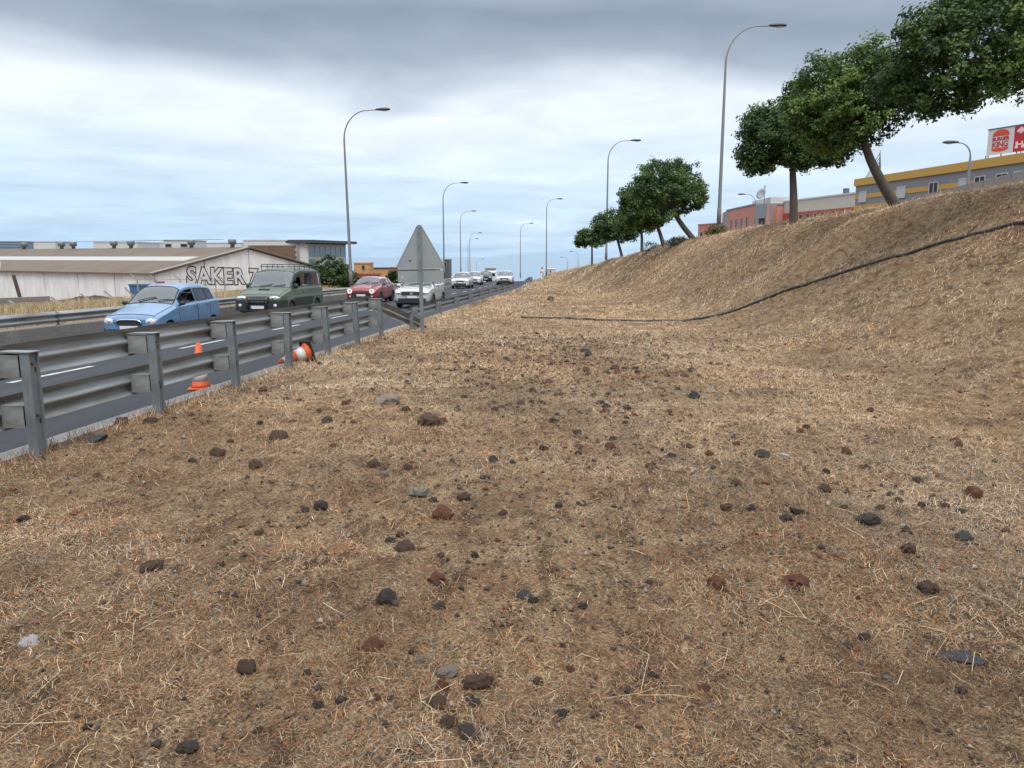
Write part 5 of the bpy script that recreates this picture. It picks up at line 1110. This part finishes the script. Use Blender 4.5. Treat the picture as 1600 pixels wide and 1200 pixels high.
small = [(400, 731, 24, 'brown'), (340, 711, 22, 'brown'), (436, 686, 28, 'brown'), (511, 660, 18, 'dark'), (541, 632, 13, 'red'), (583, 729, 22, 'brown'), (600, 743, 16, 'grey'), (520, 698, 12, 'red'), (760, 748, 13, 'dark'), (635, 641, 13, 'brown'), (478, 800, 16, 'dark'), (677, 784, 14, 'dark'),
         (725, 781, 20, 'brown'), (873, 793, 14, 'dark'), (785, 804, 14, 'brown'), (610, 846, 16, 'dark'), (625, 838, 14, 'red'), (742, 870, 14, 'dark'), (686, 951, 22, 'dark'), (833, 940, 16, 'dark'), (657, 1034, 15, 'grey'), (690, 1077, 24, 'red'), (681, 1102, 28, 'brown'), (701, 1133, 24, 'brown'), (841, 1068, 15, 'brown'),
         (743, 1104, 22, 'dark'), (876, 1118, 18, 'dark'), (890, 1050, 15, 'red'), (905, 700, 12, 'brown'), (1014, 730, 14, 'red'), (1050, 714, 14, 'dark'), (1108, 711, 14, 'red'), (1228, 813, 18, 'dark'), (1175, 799, 18, 'dark'), (1135, 796, 20, 'brown'), (1288, 768, 22, 'brown'), (1347, 732, 11, 'red'), (1390, 774, 13, 'dark'),
         (1405, 784, 13, 'brown'), (1433, 753, 17, 'brown'), (1476, 793, 16, 'brown'), (1440, 792, 14, 'dark'), (1502, 802, 15, 'dark'), (1420, 862, 26, 'brown'), (1416, 830, 14, 'brown'), (1320, 795, 12, 'brown'), (1376, 796, 14, 'brown'), (1290, 740, 14, 'dark'), (1150, 758, 18, 'brown'), (1250, 676, 12, 'red'), (1497, 697, 14, 'brown'),
         (1325, 1012, 14, 'slate'), (1350, 1000, 18, 'brown'), (1220, 1033, 12, 'dark'), (1015, 912, 13, 'brown'), (1020, 1060, 18, 'dark'), (1102, 1080, 18, 'red'), (910, 950, 14, 'dark'), (497, 1105, 18, 'dark'), (345, 885, 14, 'dark'), (404, 1143, 14, 'brown'), (405, 835, 13, 'brown'), (340, 930, 14, 'dark'),
         (410, 611, 15, 'red'), (447, 625, 12, 'brown'), (300, 650, 10, 'brown'), (190, 664, 24, 'brown'), (235, 660, 18, 'brown'), (500, 570, 9, 'brown'), (965, 634, 12, 'red'), (947, 636, 12, 'dark'), (990, 650, 12, 'red'), (927, 620, 12, 'dark'), (876, 618, 11, 'red'), (920, 555, 16, 'dark'), (913, 550, 12, 'dark'),
         (960, 578, 15, 'brown'), (964, 584, 12, 'red'), (997, 582, 11, 'brown'), (1070, 589, 12, 'brown'), (1080, 580, 12, 'brown'), (1093, 589, 9, 'brown'), (790, 562, 10, 'dark'), (862, 570, 11, 'brown'), (886, 566, 8, 'dark'), (915, 580, 12, 'brown'), (740, 576, 8, 'brown'), (850, 703, 14, 'dark'), (795, 635, 12, 'brown'), (815, 633, 14, 'brown'), (830, 629, 10, 'dark'), (845, 630, 9, 'dark'), (980, 640, 15, 'brown'), (1045, 645, 11, 'brown'), (1040, 628, 8, 'dark'), (958, 688, 13, 'dark'), (1075, 700, 14, 'brown')]
for u, v, w_, c_ in small:
    c_ = 'dark' if c_ == 'slate' else c_; stone(u, v, w_, c_, SETS[c_], f'small {c_} stones scattered over the verge', .75)
g_ = random.Random(9); cnt = {k: 0 for k in SETS}
while sum(cnt.values()) < 230:
    u = g_.gauss(860, 190); v = 520+abs(g_.gauss(0, 85))
    if g_.random() < .35: u = g_.uniform(60, 1560); v = g_.uniform(640, 1150)
    if v < 520 or u > 1150 and v < 640: continue
    if u < 1050-(v-520)*4.5 and u < 640-(v-520)*2.4: continue
    p = gnd(u, v)
    if p.x < float(xg(p.y))+.25: continue
    c_ = g_.choices(list(SETS), [4, 4, 2, 1])[0]; cnt[c_] += 1
    stone(u, v, 0, c_, SETS[c_], f'small {c_} stones scattered over the verge', .75, 'stone', p, g_.uniform(.03, .10) if p.y > 6 else g_.uniform(.015, .035))

# gravel too small to count
def gravel(n):
    th = RNG.uniform(-.95, .95, n); r = 1.2+RNG.random(n)**1.3*22; x = r*np.sin(th); y = r*np.cos(th); m_ = RNG.random(n) < .45; x[m_] = RNG.normal(.6, 1.5, m_.sum()); y[m_] = 1.5+RNG.random(m_.sum())*17; r = np.hypot(x, y); k = (x > xg(y)+.1) & (x < np.interp(y, CY, TX)+1.5); x, y, r = x[k], y[k], r[k]; n = len(x)
    s = RNG.lognormal(-5.05, .45, n).clip(.003, .022)*(1+r*.085); z = H(x, y)+s*.3; base_ = np.array([(1, 0, 0), (-.5, .87, 0), (-.5, -.87, 0), (0, 0, .9), (.1, .1, -.6)]); a = RNG.uniform(0, 6.28, n)
    B_ = base_[None]*RNG.uniform(.6, 1.3, (n, 5, 3))*s[:, None, None]; ca, sa = np.cos(a)[:, None], np.sin(a)[:, None]
    V = np.stack([B_[..., 0]*ca-B_[..., 1]*sa+x[:, None], B_[..., 0]*sa+B_[..., 1]*ca+y[:, None], B_[..., 2]+z[:, None]], -1).reshape(-1, 3)
    T = np.array([(0, 1, 3), (1, 2, 3), (2, 0, 3), (1, 0, 4), (2, 1, 4), (0, 2, 4)]); Q = (T[None]+np.arange(n)[:, None, None]*5).reshape(-1, 3)
    pal = np.array([(.05, .042, .04), (.11, .07, .05), (.19, .085, .05), (.24, .205, .165), (.16, .115, .08)]); C = pal[RNG.choice(5, n, p=[.3, .3, .15, .1, .15])]*RNG.uniform(.7, 1.2, (n, 1))
    me = bpy.data.meshes.new('gravel'); fast_mesh(me, V, Q); me.materials.append(mat('gravel_mix', (.1, .1, .1), rough=.95, attr='tint', spec=.2)); set_tint(me, np.repeat(C, 5, 0)); tag(link('gravel', me), 'fine volcanic gravel scattered between the dry straw', 'gravel', kind='stuff')
gravel(26000)

# ------------------------------------------------------------------ dry mown grass
STRAW = mat('dry_straw', (.3, .2, .1), rough=.85, attr='tint', spec=.25)
PALS = np.array([(.62, .455, .265), (.50, .345, .195), (.41, .33, .245), (.39, .185, .082), (.115, .068, .046), (.60, .485, .345), (.31, .26, .215)])
def blades(name, label, x, y, ln, wd, el, seg2, C, cat='grass', zoff=0.0):
    n = len(x); z = H(x, y)+zoff; e = .05; gx_ = (H(x+e, y, False)-H(x-e, y, False))/(2*e); gy_ = (H(x, y+e, False)-H(x, y-e, False))/(2*e); gx_ = np.clip(gx_, -1, 1); gy_ = np.clip(gy_, -1, 1)
    ph = RNG.uniform(0, 2*PI, n); hx, hy = np.cos(ph)*np.cos(el)*ln, np.sin(ph)*np.cos(el)*ln; hz_ = np.sin(el)*ln
    ro = RNG.uniform(-.9, .9, n); wx_, wy_, wz_ = -np.sin(ph)*np.cos(ro)*wd, np.cos(ph)*np.cos(ro)*wd, np.sin(ro)*wd
    bx0 = x-hx*.5; by0 = y-hy*.5; bz0 = z-(hx*gx_+hy*gy_)*.5+.002
    tx, ty, tz = x+hx*.5, y+hy*.5, z+(hx*gx_+hy*gy_)*.5+hz_+.004
    if seg2:
        bend = RNG.normal(size=n)*.16*ln; mx_, my_ = (bx0+tx)/2-np.sin(ph)*bend, (by0+ty)/2+np.cos(ph)*bend; mz = (bz0+tz)/2+np.abs(RNG.normal(size=n))*.10*ln
        V = np.stack([np.stack([bx0-wx_, by0-wy_, bz0], -1), np.stack([bx0+wx_, by0+wy_, bz0+wz_], -1), np.stack([mx_+wx_, my_+wy_, mz+wz_], -1), np.stack([mx_-wx_, my_-wy_, mz], -1), np.stack([tx, ty, tz], -1)], 1)
        T = np.array([(0, 1, 2), (0, 2, 3), (3, 2, 4)]); k = 5
    else:
        V = np.stack([np.stack([bx0-wx_, by0-wy_, bz0], -1), np.stack([bx0+wx_, by0+wy_, bz0+wz_], -1), np.stack([tx, ty, tz], -1)], 1); T = np.array([(0, 1, 2)]); k = 3
    Q = (T[None]+np.arange(n)[:, None, None]*k).reshape(-1, 3); me = bpy.data.meshes.new(name); fast_mesh(me, V.reshape(-1, 3), Q); me.materials.append(STRAW); set_tint(me, np.repeat(C, k, 0))
    return tag(link(name, me), label, cat, kind='stuff')
def tint(x, y):
    n = len(x); p1 = fbm(x*.33+5, y*.33, 71, 4); p2 = fbm(x*1.1, y*1.1+9, 72, 4); p3 = fbm(x*.8+30, y*.5, 73, 4)
    red = np.clip(1.2*sst(.46, .66, p1)+.95*sst(9.5, 3, y)*sst(2.5, -1.5, x)+.55*np.exp(-((x-.25-.02*y)/.55)**2)*sst(14, 7, y), 0, 1); grey = sst(.48, .68, p3)*1.2+.35*sst(.5, 4, x)*sst(9, 3, y); dark = sst(.50, .70, p2)
    nr = sst(10, 4.5, y); w_ = np.stack([1.05-.6*nr, 1.0-.25*nr, .35+1.1*grey, .30+1.7*red+.35*nr, .18+.8*dark+.35*red+.35*nr, .80+.3*grey-.45*nr, .2+.9*grey], -1); w_ /= w_.sum(1, keepdims=True); cs = np.cumsum(w_, 1); k = (RNG.random(n)[:, None] > cs).sum(1).clip(0, 6)
    r_ = np.hypot(x, y); fq = np.clip(60/r_, 2.2, 16); fq = 2**np.floor(np.log2(fq)); p4 = fbm(x*1.7+11, y*1.0+x*.5, 75, 4); p5 = vn(x*fq+7, y*fq*.8, 77); p6 = vn(x*fq*2.3, y*fq*1.9+5, 78)
    big_ = sst(.52, .66, fbm(x*.55+40, y*.42+3, 91, 4)); stk = fbm((x*.55+y*.85)*1.6, (x*.85-y*.55)*.28, 93, 3); onb = sst(.5, 2.5, x-np.interp(y, CY, TX)); lt = 1+.16*np.maximum(sst(7, 13, y), onb)-.05*sst(6, 3, y)
    return PALS[k]*RNG.uniform(.6, 1.25, (n, 1))*((1-.40*dark*RNG.random(n)-.16*sst(.5, .68, p4))*(.66+.36*p5+.30*p6)*(1-.30*big_*(1-.5*onb))*(1+onb*(.55*(stk-.5)))*lt)[:, None]
def ring(r0, r1, dens, spread=1.05):
    A_ = (r1*r1-r0*r0)*spread; n = int(A_*dens); th = RNG.uniform(-spread, spread, n); r = np.sqrt(RNG.uniform(r0*r0, r1*r1, n)); x, y = r*np.sin(th), r*np.cos(th)
    k = (x > xg(y)-.14) & (x < np.interp(y, CY, CX)+2.5) & (y > -.5) & (y < 128); x, y = x[k], y[k]
    bare = fbm(x*.9+2, y*.9, 81, 4); keep = RNG.random(len(x)) < np.clip(1.2-sst(.48, .70, bare)*.80-.25*sst(9, 4, y)*sst(1.6, -.5, x)-.35*np.exp(-((x-.25-.02*y)/.5)**2)*sst(15, 8, y), .15, 1); return x[keep], y[keep]
LB = 'short mown dry straw covering the verge and the bank'
for i, (r0, r1, dn, ln, wd, s2) in enumerate(((.8, 3.6, 15000, .027, .00085, True), (3.6, 6.2, 7600, .035, .0012, True), (6.2, 10, 3400, .052, .0017, False), (10, 16, 1500, .068, .0026, False), (16, 27, 620, .09, .0042, False), (27, 48, 220, .13, .0075, False), (48, 130, 60, .20, .014, False))):
    x, y = ring(r0, r1, dn); n = len(x); l_ = ln*RNG.lognormal(0, .45, n).clip(.35, 3.2); e_ = np.abs(RNG.normal(size=n))*.34; st_ = RNG.random(n) < .07; e_[st_] = RNG.uniform(.7, 1.4, st_.sum())
    blades('dry_grass', LB+(' near the camera' if 0 else ''), x, y, l_, wd*RNG.uniform(.6, 1.5, n), e_, s2, tint(x, y))
# a few long stalks
x, y = ring(1.2, 14, 15); n = len(x); blades('straw_stalks', 'long pale straw stalks lying across the mown dry grass', x, y, RNG.uniform(.07, .28, n), np.full(n, .0012), np.abs(RNG.normal(size=n))*.12, True, np.tile((.55, .44, .27), (n, 1))*RNG.uniform(.8, 1.1, (n, 1)), zoff=.012)
# tufts against the guardrail
y = RNG.uniform(2, 45, 9000); x = xg(y)+np.abs(RNG.normal(size=len(y)))*.22-.14; n = len(y); blades('grass_fringe', 'taller dry grass fringe along the foot of the guardrail', x, y, RNG.uniform(.06, .17, n), RNG.uniform(.0015, .0028, n)*(1+y*.03), RNG.uniform(.3, 1.4, n), True, tint(x, y))
# tall dry grass on the far verge
y = 10+RNG.random(70000)**1.3*95; d = -10.7-RNG.random(len(y))**1.2*6.5; x = xg(y)+d; n = len(y)
C = np.array([(.50, .40, .23), (.42, .31, .17), (.36, .30, .20)])[RNG.integers(0, 3, n)]*RNG.uniform(.7, 1.1, (n, 1)); blades('tall_dry_grass', 'tall pale dry grass on the far verge behind the guardrail', x, y, RNG.uniform(.12, .36, n), RNG.uniform(.005, .011, n), RNG.uniform(.7, 1.5, n), False, C)
